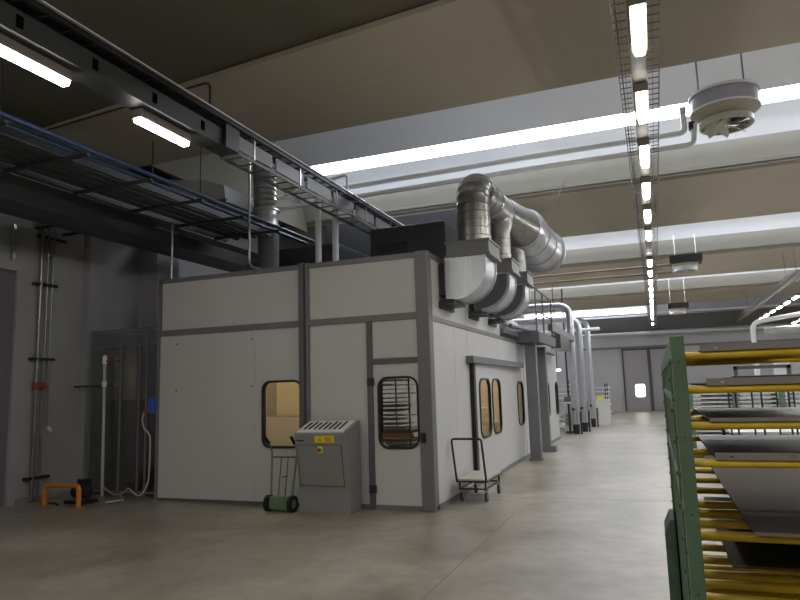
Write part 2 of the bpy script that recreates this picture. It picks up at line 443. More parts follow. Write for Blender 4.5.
for x, z in ((-5.062, 5.478), (-5.0, 5.43)): MB().cyl((x, 1.0, z), (x, 14, z), .018 if x < -5.05 else .011, 8).build('glint_edge', M_WPIPE, t)  # white rods stand in for the glint along the metal rail
y = 1.1
while y < 14: bx(-5.35, -5.07, y-.012, y+.012, 5.40, 5.415).build('rung', M_DARKM, t, smooth=False); y += .28
b = MB()
for q in range(5): b.cyl((-5.31+.045*q, 1.0, 5.435), (-5.31+.045*q, 14, 5.435), .016, 6)
b.build('cables', M_BLKM, t)
for y in (3.4,):
    for x in (-5.07, -5.35): MB().cyl((x, y, 5.4), (x, y, 6.34), .008, 6).build('hanger_rod', M_DARKM, t)
t = thing('ladder_tray', 'lower ladder cable tray under the slotted plates over the booth', 'cable tray', (-5.2, 7.2, 5.0))
b = MB()
for x in (-5.38, -5.08): b.box(x-.007, x+.007, 7.2, 14, 5.04, 5.085)
b.build('side_rails', M_FRAME, t, smooth=False)
y = 7.3
while y < 14: bx(-5.38, -5.08, y-.012, y+.012, 5.035, 5.05).build('rung', M_FRAME, t, smooth=False); y += .3
for y in (7.6, 8.9, 10.2, 11.5, 12.8): bx(-5.11, -5.09, y, y+.03, 5.05, 5.42).build('upright', M_GALV, t, smooth=False)

# ---------------------------------------------------------------- overhead services on the left
def single(mb, name, m, label, cat, group=None, loc=(0, 0, 0), smooth=True):
    o = mb.build(name, m, loc=loc, smooth=smooth); return tag(o, label, cat, group)
for i, (x, z) in enumerate(((-6.66, 5.02), (-6.84, 5.0))):
    single(MB().cyl((x, 1, z), (x, 12.2, z), .032), 'blue_pipe', M_BLUEP,
           ['blue overhead pipe on the left, the one nearer the lamps', 'blue overhead pipe on the left, the one nearer the side wall'][i], 'pipe', loc=(x, 1, z))
t = thing('pipe_rack', 'wide dim overhead rack carrying dark pipes beside the blue pipes', 'pipe rack', (-7.6, 1, 4.9))
b = MB()
for x in (-8.1, -7.05): b.box(x-.025, x+.025, 1, 11.1, 4.95, 5.05)
b.build('side_rails', M_DARKM, t, smooth=False)
b = MB(); y = 1.5
while y < 11: bx(-8.1, -6.6, y-.03, y+.03, 4.91, 4.95).build('cross_bar', M_DARKM, t, smooth=False); y += 1.15
for i, (x, r) in enumerate(((-7.25, .05), (-7.42, .045), (-7.62, .07), (-7.84, .06))):
    MB().cyl((x, 1, 4.95+r), (x, 11.1, 4.95+r), r).build('pipe', M_TRUNK, t)
for y in (5.2, 8.9):
    for x in (-8.1, -7.05): MB().cyl((x, y, 5), (x, y, 6.35), .01, 6).build('hanger_rod', M_DARKM, t)
single(bx(-8.75, -8.3, 1, 15, 4.62, 4.86), 'black_channel', M_BLKM, 'black cable trunk below the pipe rack on the left', 'cable trunk', loc=(-8.5, 1, 4.6), smooth=False)
single(bx(-9.6, -9.1, 1, 15, 4.8, 5.15), 'air_duct', M_DARKM, 'dark rectangular air duct close to the left wall top', 'duct', loc=(-9.3, 1, 4.8), smooth=False)
# rectangular pale duct end seen between beam and pipes
t = thing('air_duct', 'pale curved sided rectangular duct under the roof at the left', 'duct', (-8.4, 10.5, 5.6))
MB().prism([(-9.1, 6.28), (-8.9, 6.22), (-8.2, 6.12), (-7.75, 5.95), (-7.7, 5.62), (-9.1, 5.62)], MY, 10.5, 11.8).build('duct_body', mat('pale_duct', (.36, .37, .38), .6), t, smooth=False)
MB().plate(rect(-9.14, -7.66, 5.58, 5.66), [], MY, 10.46, 10.52).build('flange', M_FRAME, t, smooth=False)

# corrugated riser behind the front of the booth
t = thing('exhaust_duct', 'tall ribbed vertical exhaust duct rising behind the booth front left', 'duct', (-7.4, 11.5, 3.92))
pts = []; rad = []; z = 5.62
while z < 7.2:
    pts += [(-7.4-.04*(z-5), 11.5, z), (-7.4-.04*(z-5), 11.5, z+.085), (-7.4-.04*(z-5), 11.5, z+.10), (-7.4-.04*(z-5), 11.5, z+.115)]; rad += [.235, .235, .25, .235]; z += .12
MB().sweep(pts, rad, 28).build('ribbed_pipe', M_GALVD, t)
MB().sweep([(-7.4, 11.5, 5.28), (-7.4, 11.5, 5.64)], .245, 28).build('joining_sleeve', M_GALV, t)
for z in (5.28, 5.62): MB().lathe([(.24, -.02), (.285, -.02), (.285, .02), (.24, .02)], (-7.4, 11.5, z), 28).build('flange_ring', M_GALV, t)
MB().sweep([(-7.35, 11.5, 3.92), (-7.35, 11.5, 5.28)], .22, 28).build('lower_pipe', M_FRAME, t)
# vertical white pipes
for i, x in enumerate((-5.9, -5.53)):
    t = thing('white_pipe', ['white vertical pipe on the booth roof, left of the pair', 'white vertical pipe on the booth roof, right of the pair'][i], 'pipe', (x, 11, 3.92), 'white pipes rising from the booth roof')
    MB().cyl((x, 11, 4.1), (x, 11, 5.7), .06, 16).build('pipe', M_WPIPE, t)
    MB().cyl((x, 11, 3.92), (x, 11, 4.1), .035, 12).build('valve_neck', M_DARKM, t)
# horizontal white pipes to the fan
for i, (z, xe, ze) in enumerate(((6.10, .86, 6.62), (5.87, .98, 6.33))):
    t = thing('white_pipe', ['upper white pipe crossing the hall under the skylight to the round fan heater', 'lower white pipe crossing the hall under the skylight to the round fan heater'][i], 'pipe', (-7.6, 12, z), 'long white pipes to the fan heater')
    MB().sweep(path([(-7.6, 12, z-.08), (-2, 12, z-.01), (xe-.06, 12, z), (xe-.06+.04*i, 12, ze-.1)], .1), .048, 12).build('pipe', M_WPIPE, t)
    MB().cyl((xe-.06, 12, ze-.2), (xe-.06, 12, ze-.06), .055, 10).build('valve', M_DARKM if i else M_GALV, t)
single(MB().sweep(path([(-6.9, 11.4, 5.86), (-6.2, 11.4, 6.0), (-5.45, 11.4, 6.1), (-5.45, 11.4, 5.75)], .1), .028, 10), 'grey_conduit', M_WPIPE,
       'short grey conduit with bent down end beside the left cable tray', 'conduit', loc=(-6, 11.4, 5.8))
single(MB().sweep(path([(-6.53, 9.6, 6.3), (-6.53, 9.6, 4.02), (-6.3, 9.6, 3.97)], .12), .02, 10), 'thin_conduit', M_GALV,
       'thin vertical conduit curving onto the booth roof edge, in front of the ribbed duct', 'conduit', loc=(-6.53, 9.6, 3.97))
single(MB().cyl((-8.23, 9.6, 3.93), (-8.23, 9.6, 5.6), .018), 'support_rod', M_GALV, 'thin upright support rod at the left end of the booth roof', 'rod', loc=(-8.23, 9.6, 3.93))
single(MB().sweep(path([(-9.5, 7.9, 6.45), (-5.85, 7.58, 6.43), (-5.85, 7.58, 5.5)], .12), .018, 10), 'roof_conduit', mat('conduit_brown', (.07, .06, .05), .6),
       'dark conduit along the roof joint turning down beside the left lamp row', 'conduit', loc=(-5.85, 7.58, 5.5))
# air handling units on the booth roof; the rear block is added for shade
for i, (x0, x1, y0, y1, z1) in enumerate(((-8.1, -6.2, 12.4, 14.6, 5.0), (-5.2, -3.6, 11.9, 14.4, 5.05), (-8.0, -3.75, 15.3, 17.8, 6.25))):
    t = thing('air_unit_and_shade_block', ['dark air handling unit at the left of the booth roof', 'dark air handling unit beside the big ducts on the booth roof', 'dark added block standing in for shade at the rear of the booth roof'][i], 'machine', (x0, y0, 3.92 if i < 2 else 2.9))
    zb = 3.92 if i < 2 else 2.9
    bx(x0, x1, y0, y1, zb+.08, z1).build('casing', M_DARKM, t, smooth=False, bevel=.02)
    b = MB()
    for x in (x0+.1, x1-.15): b.box(x, x+.06, y0+.05, y1-.05, zb, zb+.08)
    b.build('base_rails', M_BLKM, t, smooth=False)
    b = MB()
    for q in range(9): b.box(x0+.15, x0+.8, y0-.02, y0, zb+.2+.07*q, zb+.235+.07*q)
    b.build('louvre', M_BLKM, t, smooth=False)

# ---------------------------------------------------------------- the booth
X0, X1, Y0, ZT = -8.33, -3.17, 9.43, 3.90
booth = thing('coating_booth', 'large white panelled booth with grey frame, windows and doors in the middle of the hall', 'booth', (-5.7, 9.43, 0))
def part(mb, name, m, parent=booth, smooth=False, label=None, bevel=0):
    o = mb.build(name, m, parent, smooth=smooth, bevel=bevel)
    if label: o['label'] = label
    return o
winL = rr(-6.13, -5.40, .93, 1.99, .13)
winD = rr(-4.03, -3.375, .92, 1.99, .16)
def gasket(loop_out, loop_in, mp, t0, t1, parent, name='window'):
    g = part(MB().plate(loop_out, [loop_in], mp, t0, t1), name, M_BLACK, parent, label='black rubber window surround')
    return g
# front wall panels
part(bx(X0+.05, -5.40, Y0, Y0+.06, 2.98, 3.84), 'upper_panel', M_PANEL)
part(bx(-5.235, -3.36, Y0, Y0+.06, 2.98, 3.84), 'upper_panel', M_PANEL)
part(MB().plate(rect(X0+.03, -6.305, .05, 2.88), [], MY, Y0, Y0+.06), 'front_panel', M_PANEL)
part(MB().plate(rect(-6.30, -5.395, .05, 2.88), [winL], MY, Y0, Y0+.06), 'front_panel', M_PANEL)
part(bx(-5.235, -4.22, Y0, Y0+.06, .07, 2.88), 'front_panel', M_PANEL)
part(bx(-4.12, -3.36, Y0, Y0+.06, 2.29, 2.88), 'transom_panel', M_PANEL)
doorf = part(MB().plate(rect(-4.115, -3.365, .07, 2.20), [winD], MY, Y0-.012, Y0+.05), 'door', M_PANEL)
# left side and back
part(bx(X0, X0+.05, Y0+.05, 13.2, .0, ZT), 'side_panel', M_PANEL)
# frames of the front
part(bx(X0-.01, X1+.02, Y0-.02, Y0+.08, 3.84, 3.92), 'top_rail', M_FRAME2)
part(bx(X0, -5.39, Y0-.03, Y0+.08, 2.88, 2.98), 'middle_rail', M_FRAME2)
part(bx(-5.24, -3.36, Y0-.03, Y0+.08, 2.88, 2.98), 'middle_rail', M_FRAME2)
part(bx(X0, -5.4, Y0-.01, Y0+.07, 0, .05), 'bottom_rail', M_FRAME)
part(bx(-5.24, X1, Y0-.015, Y0+.07, 0, .075), 'bottom_rail', M_FRAME2)
part(bx(-5.395, -5.305, Y0-.10, Y0+.08, 0, 3.93), 'frame_post', M_FRAME, bevel=.006)
part(bx(-5.30, -5.235, Y0-.04, Y0+.08, 0, 3.93), 'frame_post', M_FRAME2, bevel=.006)
part(bx(-4.215, -4.12, Y0-.035, Y0+.08, 0, 2.88), 'door_post', M_FRAME, bevel=.005)
part(bx(-4.12, -3.36, Y0-.03, Y0+.08, 2.20, 2.285), 'transom_rail', M_FRAME)
part(bx(-3.362, X1+.015, Y0-.04, Y0+.16, 0, 3.93), 'corner_post', M_FRAME2, bevel=.01)
part(bx(X0-.03, X0+.03, Y0-.02, Y0+.08, 0, 3.93), 'edge_trim', M_FRAME2)
for z, x in ((2.72, -7.93), (1.9, -7.93), (2.72, -6.36), (1.93, -6.36)):
    part(MB().cyl((x, Y0-.012, z), (x, Y0+.01, z), .016, 10), 'rivet', M_FRAME)
# window in the front left
g = gasket(rr(-6.15, -5.398, .91, 2.01, .15), rr(-6.115, -5.415, .945, 1.975, .12), MY, Y0-.03, Y0+.05, booth)
part(MB().prism(rr(-6.12, -5.41, .945, 1.975, .11), MY, Y0+.02, Y0+.026), 'pane', M_GLASS, g)
g = gasket(rr(-4.045, -3.37, .905, 2.005, .17), rr(-4.008, -3.395, .94, 1.97, .14), MY, Y0-.035, Y0+.04, doorf, 'door_window')
g2 = part(MB().prism(rr(-4.02, -3.39, .96, 1.985, .13), MY, Y0+.01, Y0+.016), 'door_pane', M_GLASS, doorf)
for z in (1.93, .31):
    part(bx(-4.205, -4.10, Y0-.06, Y0-.012, z-.06, z+.06), 'hinge', M_BLKM, doorf)
hd = MB(); hd.cyl((-3.30, Y0-.1, 1.08), (-3.30, Y0-.02, 1.08), .025); hd.box(-3.48, -3.30, Y0-.11, Y0-.09, 1.07, 1.09); hd.box(-3.335, -3.265, Y0-.06, Y0-.03, 1.0, 1.15)
part(hd, 'door_handle', M_BLKM, doorf)
# side wall (faces the aisle)
XS = X1
def side(y0, y1, z0, z1, name='side_panel', m=M_PANEL, t0=XS-.05, t1=XS, holes=[]):
    return part(MB().plate(rect(y0, y1, z0, z1), holes, MX, t0, t1), name, m)
side(9.60, 11.55, 2.93, 3.86); side(11.56, 12.95, 2.93, 3.86); side(12.96, 14.3, 2.93, 3.86)
part(bx(XS-.08, XS+.02, 9.5, 14.32, 3.84, 3.92), 'top_rail', M_FRAME2)
part(bx(XS-.05, XS+.02, 9.5, 17.2, 2.85, 2.92), 'middle_rail', M_FRAME2)
part(bx(XS-.05, XS+.015, 9.5, 23.0, 0, .08), 'bottom_rail', M_FRAME2)
side(9.6, 10.75, .08, 2.85); side(10.755, 11.58, .08, 2.85)
side(11.585, 11.75, .08, 2.36); side(11.59, 14.0, 2.36, 2.85); side(14.005, 16.9, 2.36, 2.85)
W = lambda a, b, z0=.86, z1=1.95, r=.2: rr(a, b, z0, z1, r)
wd1 = W(12.10, 12.92); wd2 = W(13.12, 13.85); w3 = W(16.0, 16.72, .86, 1.9)
sd = part(MB().plate(rect(11.72, 14.18, .09, 2.3), [wd1, wd2], MX, XS+.01, XS+.055), 'sliding_door', M_PANEL)
side(14.2, 16.9, .08, 2.36, holes=[w3])
for lo, par, off in ((wd1, sd, .055), (wd2, sd, .055), (w3, booth, 0)):
    cy = sum(p[0] for p in lo)/len(lo); cz = sum(p[1] for p in lo)/len(lo)
    sc = lambda k, q: [(cy+(u-cy)*k, cz+(v-cz)*q) for u, v in lo]
    g = gasket(sc(1.07, 1.035), sc(.97, .985), MX, XS-.03+off, XS+.02+off, par, 'window' if par is booth else 'door_window')
    part(MB().prism(sc(.97, .98), MX, XS-.02+off, XS-.014+off), 'pane' if par is booth else 'door_pane', M_GLASS, g if par is booth else par)
part(bx(XS, XS+.14, 11.45, 16.3, 2.24, 2.37), 'door_track', M_FRAME2, bevel=.01)
e = MB(); e.box(XS+.0, XS+.075, 11.66, 11.72, .1, 2.3)
part(e, 'door_edge_seal', M_BLACK, sd)
e = MB(); e.box(XS+.055, XS+.07, 11.80, 11.84, .12, 2.28)
part(e, 'door_edge_trim', M_FRAME2, sd)
# rear stretch of the booth
w4, w5, w6 = W(18.1, 18.75, .86, 1.9), W(20.3, 20.95, .86, 1.87), W(22.45, 22.9, .86, 1.87, .18)
side(16.95, 19.4, .08, 2.85, holes=[w4]); side(19.45, 22.98, .08, 2.78, holes=[w5, w6])
for lo in (w4, w5, w6):
    cy = sum(p[0] for p in lo)/len(lo); cz = sum(p[1] for p in lo)/len(lo)
    sc = lambda k, q: [(cy+(u-cy)*k, cz+(v-cz)*q) for u, v in lo]
    g = gasket(sc(1.2, 1.06), sc(.9, .96), MX, XS-.03, XS+.03, booth)
    part(MB().prism(sc(.93, .97), MX, XS-.02, XS-.014), 'pane', M_GLASS, g)
part(bx(-8.3, XS, 14.3, 14.36, 2.85, 3.86), 'back_panel', M_PANEL)
part(bx(-8.3, XS, 22.95, 23.0, 0, 2.8), 'back_panel', M_PANEL)
rf = MB(); rf.box(X0+.02, XS-.02, Y0+.08, 14.32, 3.82, 3.88)
part(rf, 'roof_panel', mat('booth_roof_dark', (.12, .12, .125), .7))
part(bx(-8.3, XS-.02, 14.36, 23, 2.78, 2.85), 'roof_panel', mat('booth_roof_dark', (0, 0, 0)))
# interior
part(bx(X0+.05, -5.42, 12.6, 12.65, .0, 3.82), 'inner_wall', M_INNER)
part(bx(-5.36, -5.31, Y0+.09, 12.65, 0, 3.82), 'inner_partition', M_INNER)
part(bx(-5.3, XS-.06, 15.9, 15.95, 0, 2.78), 'inner_wall', M_INNER)
il = bx(-6.9, -5.9, 10.4, 10.55, 3.5, 3.56); part(il, 'inner_lamp', M_WARM)
il = bx(-4.5, -4.1, 12.2, 12.3, 3.5, 3.56); part(il, 'inner_lamp', M_WARM)
il = bx(-4.6, -3.6, 13.9, 14.05, 2.6, 2.66); part(il, 'inner_lamp', M_WARM)
il = bx(-4.6, -3.6, 19.9, 20.05, 2.6, 2.66); part(il, 'inner_lamp', M_WARM)
# cream wall cabinet seen through the left window
t = thing('wall_cabinet', 'cream wall cabinet glowing behind the left booth window', 'cabinet', (-6.5, 10.7, 1.36))
bx(-6.62, -5.95, 10.62, 11.2, 1.36, 2.5).build('body', M_CREAM, t, smooth=False, bevel=.01)
bx(-6.95, -6.64, 10.8, 11.2, 1.36, 2.5).build('side_box', mat('cream_dull', (.40, .34, .27), .6), t, smooth=False)
# shelving inside the door room
t = thing('storage_rack', 'rack of dark shelves seen through the booth door window', 'rack', (-4.5, 10.6, 0))
b = MB()
for x in (-5.15, -4.45, -3.95):
    for y in (10.55, 11.2): b.box(x-.012, x+.012, y-.012, y+.012, 0, 2.4)
b.build('posts', M_DARKM, t, smooth=False)
rs = random.Random(4)
for q in range(24):
    z = .60+.075*q; xa = rs.uniform(-5.18, -5.0); xb = rs.uniform(-4.25, -3.95); th = rs.choice((.014, .02, .035))
    m_ = rs.choice((mat('shelf_brown', (.20, .155, .10), .5, var=.2, scale=8), mat('shelf_grey', (.16, .15, .12), .5), mat('shelf_pale', (.55, .50, .40), .5)))
    bx(xa, xb, 10.53+rs.uniform(0, .1), 11.22, z, z+th).build('shelf', m_, t, smooth=False)
    if q % 2: bx(xa+.05, xa+rs.uniform(.3, .6), 10.52, 11.1, z+th, z+th+.02).build('board', mat('shelf_pale', (0, 0, 0)), t, smooth=False)
bx(-5.2, -3.88, 10.48, 10.53, .98, 1.06).build('orange_rail', M_ORANGE, t, smooth=False)
bx(-3.85, -3.55, 11.0, 11.6, .4, 1.8).build('side_box', mat('cardboard', (.36, .26, .15), .7), t, smooth=False)
# pale machine seen through the sliding door
t = thing('paint_machine', 'cream machine glimpsed through the sliding door windows', 'machine', (-4.2, 13, 0))
b = MB()
b.box(-4.6, -3.5, 13.3, 15.2, .3, 1.0); b.box(-4.5, -3.55, 13.8, 14.8, 1.15, 1.35); b.box(-4.6, -3.7, 14.0, 14.5, 1.5, 1.9); b.box(-4.4, -4.2, 13.5, 15, 1.0, 1.6)
b.box(-4.6, -4.5, 13.3, 13.4, 0, .3); b.box(-3.6, -3.5, 15.1, 15.2, 0, .3); b.box(-4.6, -4.5, 15.1, 15.2, 0, .3); b.box(-3.6, -3.5, 13.3, 13.4, 0, .3)
b.build('machine_body', M_CREAM, t, smooth=False, bevel=.02)

# ---------------------------------------------------------------- duct elbows, risers and manifold
def elbow(y0, y1, label, xr=-2.36, mface=None):
    XLB = -3.05
    t = thing('duct_elbow', label, 'duct', (-2.8, y0, 3.14), 'square duct elbows on the booth side')
    prof = [(XLB, 3.88), (xr-.02, 3.88)]
    cx, cz, r = xr-.55, 3.72, .50
    for k in range(9):
        a = -PI/2*k/8; prof.append((cx+.53*math.cos(a), cz+r*math.sin(a)))
    prof += [(XLB, 3.22)]
    MB().prism(prof, MY, y0+.02, y1-.02).build('elbow_body', M_ALU, t)
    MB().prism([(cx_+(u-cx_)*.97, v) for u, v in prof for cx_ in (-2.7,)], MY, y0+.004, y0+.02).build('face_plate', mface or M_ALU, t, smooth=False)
    # raised seam edges front and back
    for yy in (y0, y1-.03):
        out = [(XLB, 3.885), (xr, 3.885)]+[(cx+.55*math.cos(-PI/2*k/8), cz+(r+.02)*math.sin(-PI/2*k/8)) for k in range(9)]
        inn = [(cx+.50*math.cos(-PI/2*k/8), cz+(r-.03)*math.sin(-PI/2*k/8)) for k in range(8, -1, -1)]+[(xr-.05, 3.86), (XLB, 3.86)]
        MB().prism(out+inn, MY, yy, yy+.03).build('seam_edge', M_GALV, t, smooth=False)
    c = MB(); c.box(-2.99, xr+.06, y0-.02, y1+.02, 3.90, 4.13); c.box(-3.02, xr+.08, y0-.04, y1+.04, 3.885, 3.92); c.box(-3.02, xr+.08, y0-.04, y1+.04, 4.11, 4.14)
    c.build('collar', M_FRAME2, t, smooth=False)
    b = MB(); b.box(-3.165, -2.92, y0+.02, y1-.02, 3.15, 3.20); b.box(-3.165, -3.13, y0+.0, y1+.02, 3.08, 3.20); b.box(-3.165, -3.05, y0+.05, y1-.05, 3.3, 3.8)
    b.build('bracket', M_DARKM, t, smooth=False)
    return t
elbow(9.95, 10.70, 'nearest silver square duct elbow hanging on the booth corner')
elbow(11.75, 12.40, 'middle duct elbow with dark face on the booth side', mface=M_ALU_SHADE)
elbow(13.3, 13.92, 'farthest duct elbow with dark face on the booth side', mface=M_ALU_SHADE)
RX = -2.62
t = thing('exhaust_manifold', 'large segmented galvanised exhaust duct bending over the booth corner and widening away', 'duct', (RX, 10.3, 4.14))
def ringed(pts, rad, n=32, every=None):
    return MB().sweep(pts, rad, n)
r1 = .275
def ribs(p, q, r, k, rr_=.010):
    """straight duct with k joint ribs"""
    p, q = Vector(p), Vector(q); P_, R_ = [p], [r]
    L = (q-p).length
    for i in range(1, k+1):
        t_ = i/(k+1)
        for dt, e in ((-.010, 0), (-.006, rr_), (.006, rr_), (.010, 0)):
            P_.append(p.lerp(q, t_+dt/L)); R_.append(r+e)
    return P_+[q], R_+[r]
P_, R_ = ribs((RX, 10.32, 4.13), (RX, 10.32, 4.80), r1, 4)
MB().sweep(P_, R_, 32).build('riser', M_GALVD, t)
# gored elbow
P_, R_ = [], []
cy, cz, rad = 10.32+.36, 4.80, .36
for k in range(6):
    a = PI-PI/2*k/5; c = Vector((RX, cy+rad*math.cos(a), cz+rad*math.sin(a)))
    dirv = Vector((0, -math.sin(a)*-1, math.cos(a)*-1)).normalized()
    for dt, e in ((-.012, 0), (-.008, .012), (.008, .012), (.012, 0)):
        P_.append(c+dirv*dt); R_.append(r1+e)
MB().sweep(P_, R_, 32).build('bend', M_GALVD, t)
zc = cz+rad
P_, R_ = ribs((RX, cy, zc), (RX, 11.5, zc), r1, 1)
MB().sweep(P_, R_, 32).build('first_length', M_GALVD, t)
MB().sweep([(RX, 11.45, zc), (RX, 11.47, zc), (RX, 11.50, zc), (RX, 12.3, zc), (RX, 12.32, zc)], [.28, .31, .30, .33, .345], 32).build('second_length', M_GALV, t)
P_ = [(RX, 12.28, zc), (RX+.04, 12.6, zc), (RX+.12, 13.1, zc-.03), (RX+.2, 13.5, zc-.06)]
MB().sweep(P_, [.34, .36, .40, .43], 32).build('third_length', M_GALVD, t)
P_, R_ = ribs((RX+.19, 13.45, zc-.055), (-2.26, 15.3, 4.92), .48, 2, .02)
R_[0] = .44; P_.insert(1, Vector(P_[0]).lerp(Vector(P_[-1]), .12)); R_.insert(1, .50)
P_ += [P_[-1]+(P_[-1]-P_[-2]).normalized()*.01, P_[-1]+(P_[-1]-P_[-2]).normalized()*.06]; R_ += [.54, .54]
MB().sweep(P_, R_, 36).build('wide_length', M_GALV, t)
for y, RX in ((12.07, -2.56), (13.6, -2.56)):
    P_, R_ = ribs((RX, y, 4.13), (RX, y, 4.72), .19, 3)
    P_ += [Vector((RX, y, 4.85)), Vector((RX, y, 4.95))]; R_ += [.24, .25]
    MB().sweep(P_, R_, 28).build('branch_riser', M_GALVD, t)
single(MB().cyl((-1.98, 14.5, 5.4), (-1.55, 14.5, 6.35), .012, 8), 'support_rod', M_TRUNKB, 'thin slanting rod holding the wide end of the big duct', 'rod', loc=(-1.98, 14.5, 5.4))

# ---------------------------------------------------------------- steel posts and platform
for i, (y0, lab) in enumerate(((16.25, 'nearer grey steel column beside the booth'), (18.3, 'farther grey steel column beside the booth'))):
    x0, x1 = (-2.98, -2.72) if i == 0 else (-3.02, -2.80)
    t = thing('steel_column', lab, 'column', ((x0+x1)/2, y0, 0), 'grey steel columns under the platform')
    b = MB(); b.box(x0, x1, y0, y0+.22, 0, 2.86); b.box(x0+.03, x1-.03, y0-.004, y0, .1, 2.8)
    b.build('post', M_FRAME2, t, smooth=False, bevel=.012)
    c = MB(); c.box(x0-.03, x1+(.14 if i else .02), y0-.04, y0+.26, 0, .05 if not i else .16); c.build('foot_plate', M_FRAME2, t, smooth=False)
t = thing('platform', 'small grey steel service platform with railing above the columns', 'platform', (-3.0, 16.1, 2.86))
bx(-3.55, -2.62, 16.1, 18.95, 2.94, 3.10).build('deck', M_FRAME, t, smooth=False)
b = MB(); b.box(-3.55, -2.60, 16.05, 16.12, 2.86, 3.14); b.box(-2.66, -2.58, 16.1, 18.95, 2.86, 3.12); b.build('edge_beam', M_FRAME, t, smooth=False)
for y in (16.2, 17.3, 18.8): MB().cyl((-2.64, y, 3.1), (-2.64, y, 4.2), .022, 8).build('rail_post', M_FRAME, t)
for z in (3.65, 4.2): MB().cyl((-2.64, 16.2, z), (-2.64, 18.8, z), .022, 8).build('hand_rail', M_FRAME, t)
b = MB(); b.box(-3.15, -3.08, 14.36, 16.1, 3.0, 3.1); b.cyl((-2.95, 14.5, 3.15), (-2.8, 16.1, 3.15), .05); b.build('rail_bracket', M_FRAME2, t)
single(bx(-2.78, -2.66, 18.96, 24.5, 3.35, 3.55), 'walkway_beam', M_FRAME2, 'pale horizontal beam running on from the platform', 'beam', loc=(-2.72, 19, 3.35), smooth=False)
single(bx(-2.90, -2.60, 20.2, 22.4, 2.90, 3.30), 'box_duct', M_GALVD, 'small grey box duct under the pale beam behind the railing', 'duct', loc=(-2.7, 20.2, 2.9), smooth=False)
single(MB().sweep(path([(-3.6, 15, 3.35), (-3.3, 15.2, 3.35), (-3.1, 15.8, 3.25)], .1), .09, 14), 'flexible_hose', M_WHITE, 'pale curved hose lying under the last duct elbow', 'hose', loc=(-3.4, 15, 3.25))

# silver vertical pipes
for i, (x, y, r, zt, xl, lab) in enumerate((
    (-2.84, 25.0, .135, 4.75, -6.5, 'thickest silver pipe, left of the three standing pipes past the booth'),
    (-2.66, 26.2, .13, 4.35, -6.5, 'middle silver pipe of the three standing past the booth'),
    (-2.58, 29.0, .11, 4.55, -6.5, 'rightmost silver pipe of the three standing past the booth'))):
    t = thing('silver_pipe', lab, 'pipe', (x, y, 0), 'silver standing pipes past the booth')
    MB().sweep(path([(x, y, .35), (x, y, zt), (xl, y, zt+.05)], .45, 8), r, 18).build('pipe', M_SILV, t)
    b = MB(); b.cyl((x, y, .0), (x, y, .35), r*.9, 14); b.cyl((x-.05, y, .9), (x-.05, y-.3, .9), .05); b.box(x-.25, x-.18, y-.2, y-.1, 0, 1.1); b.box(x+.16, x+.22, y-.22, y-.14, 0, .8)
    b.build('pipe_foot', M_DARKM, t)
single(MB().cyl((-3.25, 26.5, 0), (-3.25, 26.5, 5.6), .035, 8), 'thin_pipe', M_DARKM, 'thin dark upright rod in front of the silver pipes', 'pipe', loc=(-3.25, 26.5, 0))
single(MB().sweep(path([(-6.5, 28, 4.0), (-2.0, 28, 4.05)], .1), .07, 10), 'white_pipe', M_WPIPE, 'thin white horizontal pipe behind the silver pipes', 'pipe', loc=(-4, 28, 4))

# ---------------------------------------------------------------- fan heaters
def fan(loc, label, s=1.0, rods=True):
    x, y, z = loc
    t = thing('fan_heater', label, 'fan heater', (x, y, z-.45*s), 'round fan heaters under the roof')
    MB().lathe([(.0, .16*s), (.62*s, .16*s), (.62*s, -.15*s), (.60*s, -.17*s)], loc, 44).build('drum', M_FANG, t)
    MB().lathe([(.60*s, .15*s), (.655*s, .15*s), (.655*s, .20*s), (.0, .20*s)], loc, 44).build('top_rim', M_WHITE, t)
    MB().lathe([(.62*s, -.17*s), (.65*s, -.18*s), (.65*s, -.14*s), (.61*s, -.14*s)], loc, 44).build('lower_rim', M_WHITE, t)
    MB().lathe([(.64*s, -.17*s), (.50*s, -.28*s), (.42*s, -.32*s)], loc, 44).build('cone', M_FAN, t)
    MB().lathe([(.47*s, -.36*s), (.50*s, -.36*s), (.50*s, -.48*s), (.46*s, -.48*s), (.46*s, -.36*s), (.47*s, -.36*s)], loc, 44).build('outlet_ring', M_FAN, t)
    MB().lathe([(0, -.30*s), (.09*s, -.30*s), (.09*s, -.42*s), (.05*s, -.46*s), (0, -.46*s)], loc, 20).build('hub', M_FAN, t)
    for k in range(7):
        a = 2*PI*k/7; b = MB(); ca, sa = math.cos(a), math.sin(a)
        pr = []
        for rr_, wd in ((.07, .05), (.24, .13), (.41, .15)):
            for sgn in (-1, 1):
                u = rr_*s; v = sgn*wd*s
                for th in (0, .012):
                    pr.append((x+u*ca-v*sa, y+u*sa+v*ca, z+(-.46+sgn*.11*(rr_/.41)-th)*s))
        fs = []
        for i in (0, 4):
            a0 = i; fs += [(a0, a0+2, a0+6, a0+4), (a0+1, a0+5, a0+7, a0+3), (a0, a0+4, a0+5, a0+1), (a0+2, a0+3, a0+7, a0+6)]
        fs += [(0, 1, 3, 2), (8, 10, 11, 9)]
        b.add(pr, fs).build('blade', M_FAN, t, smooth=False)
    if rods:
        b = MB()
        for dx, dy in ((-.42, .28), (.42, .2)): MB().cyl((x+dx*s, y+dy*s, z+.18*s), (x+dx*s, y+dy*s, 7.72), .014, 8).build('hanger_rod', M_FRAME2, t)
        for dx, dy in ((-.42, .28), (.42, .2), (-.58, .02)): MB().cyl((x+dx*s, y+dy*s, z+.18*s), (x+dx*s, y+dy*s, z+.32*s), .03*s, 10).build('lug', M_WHITE, t)
    return t
fan((1.46, 12.0, 6.51), 'round grey drum fan heater hanging at the upper right', .85)
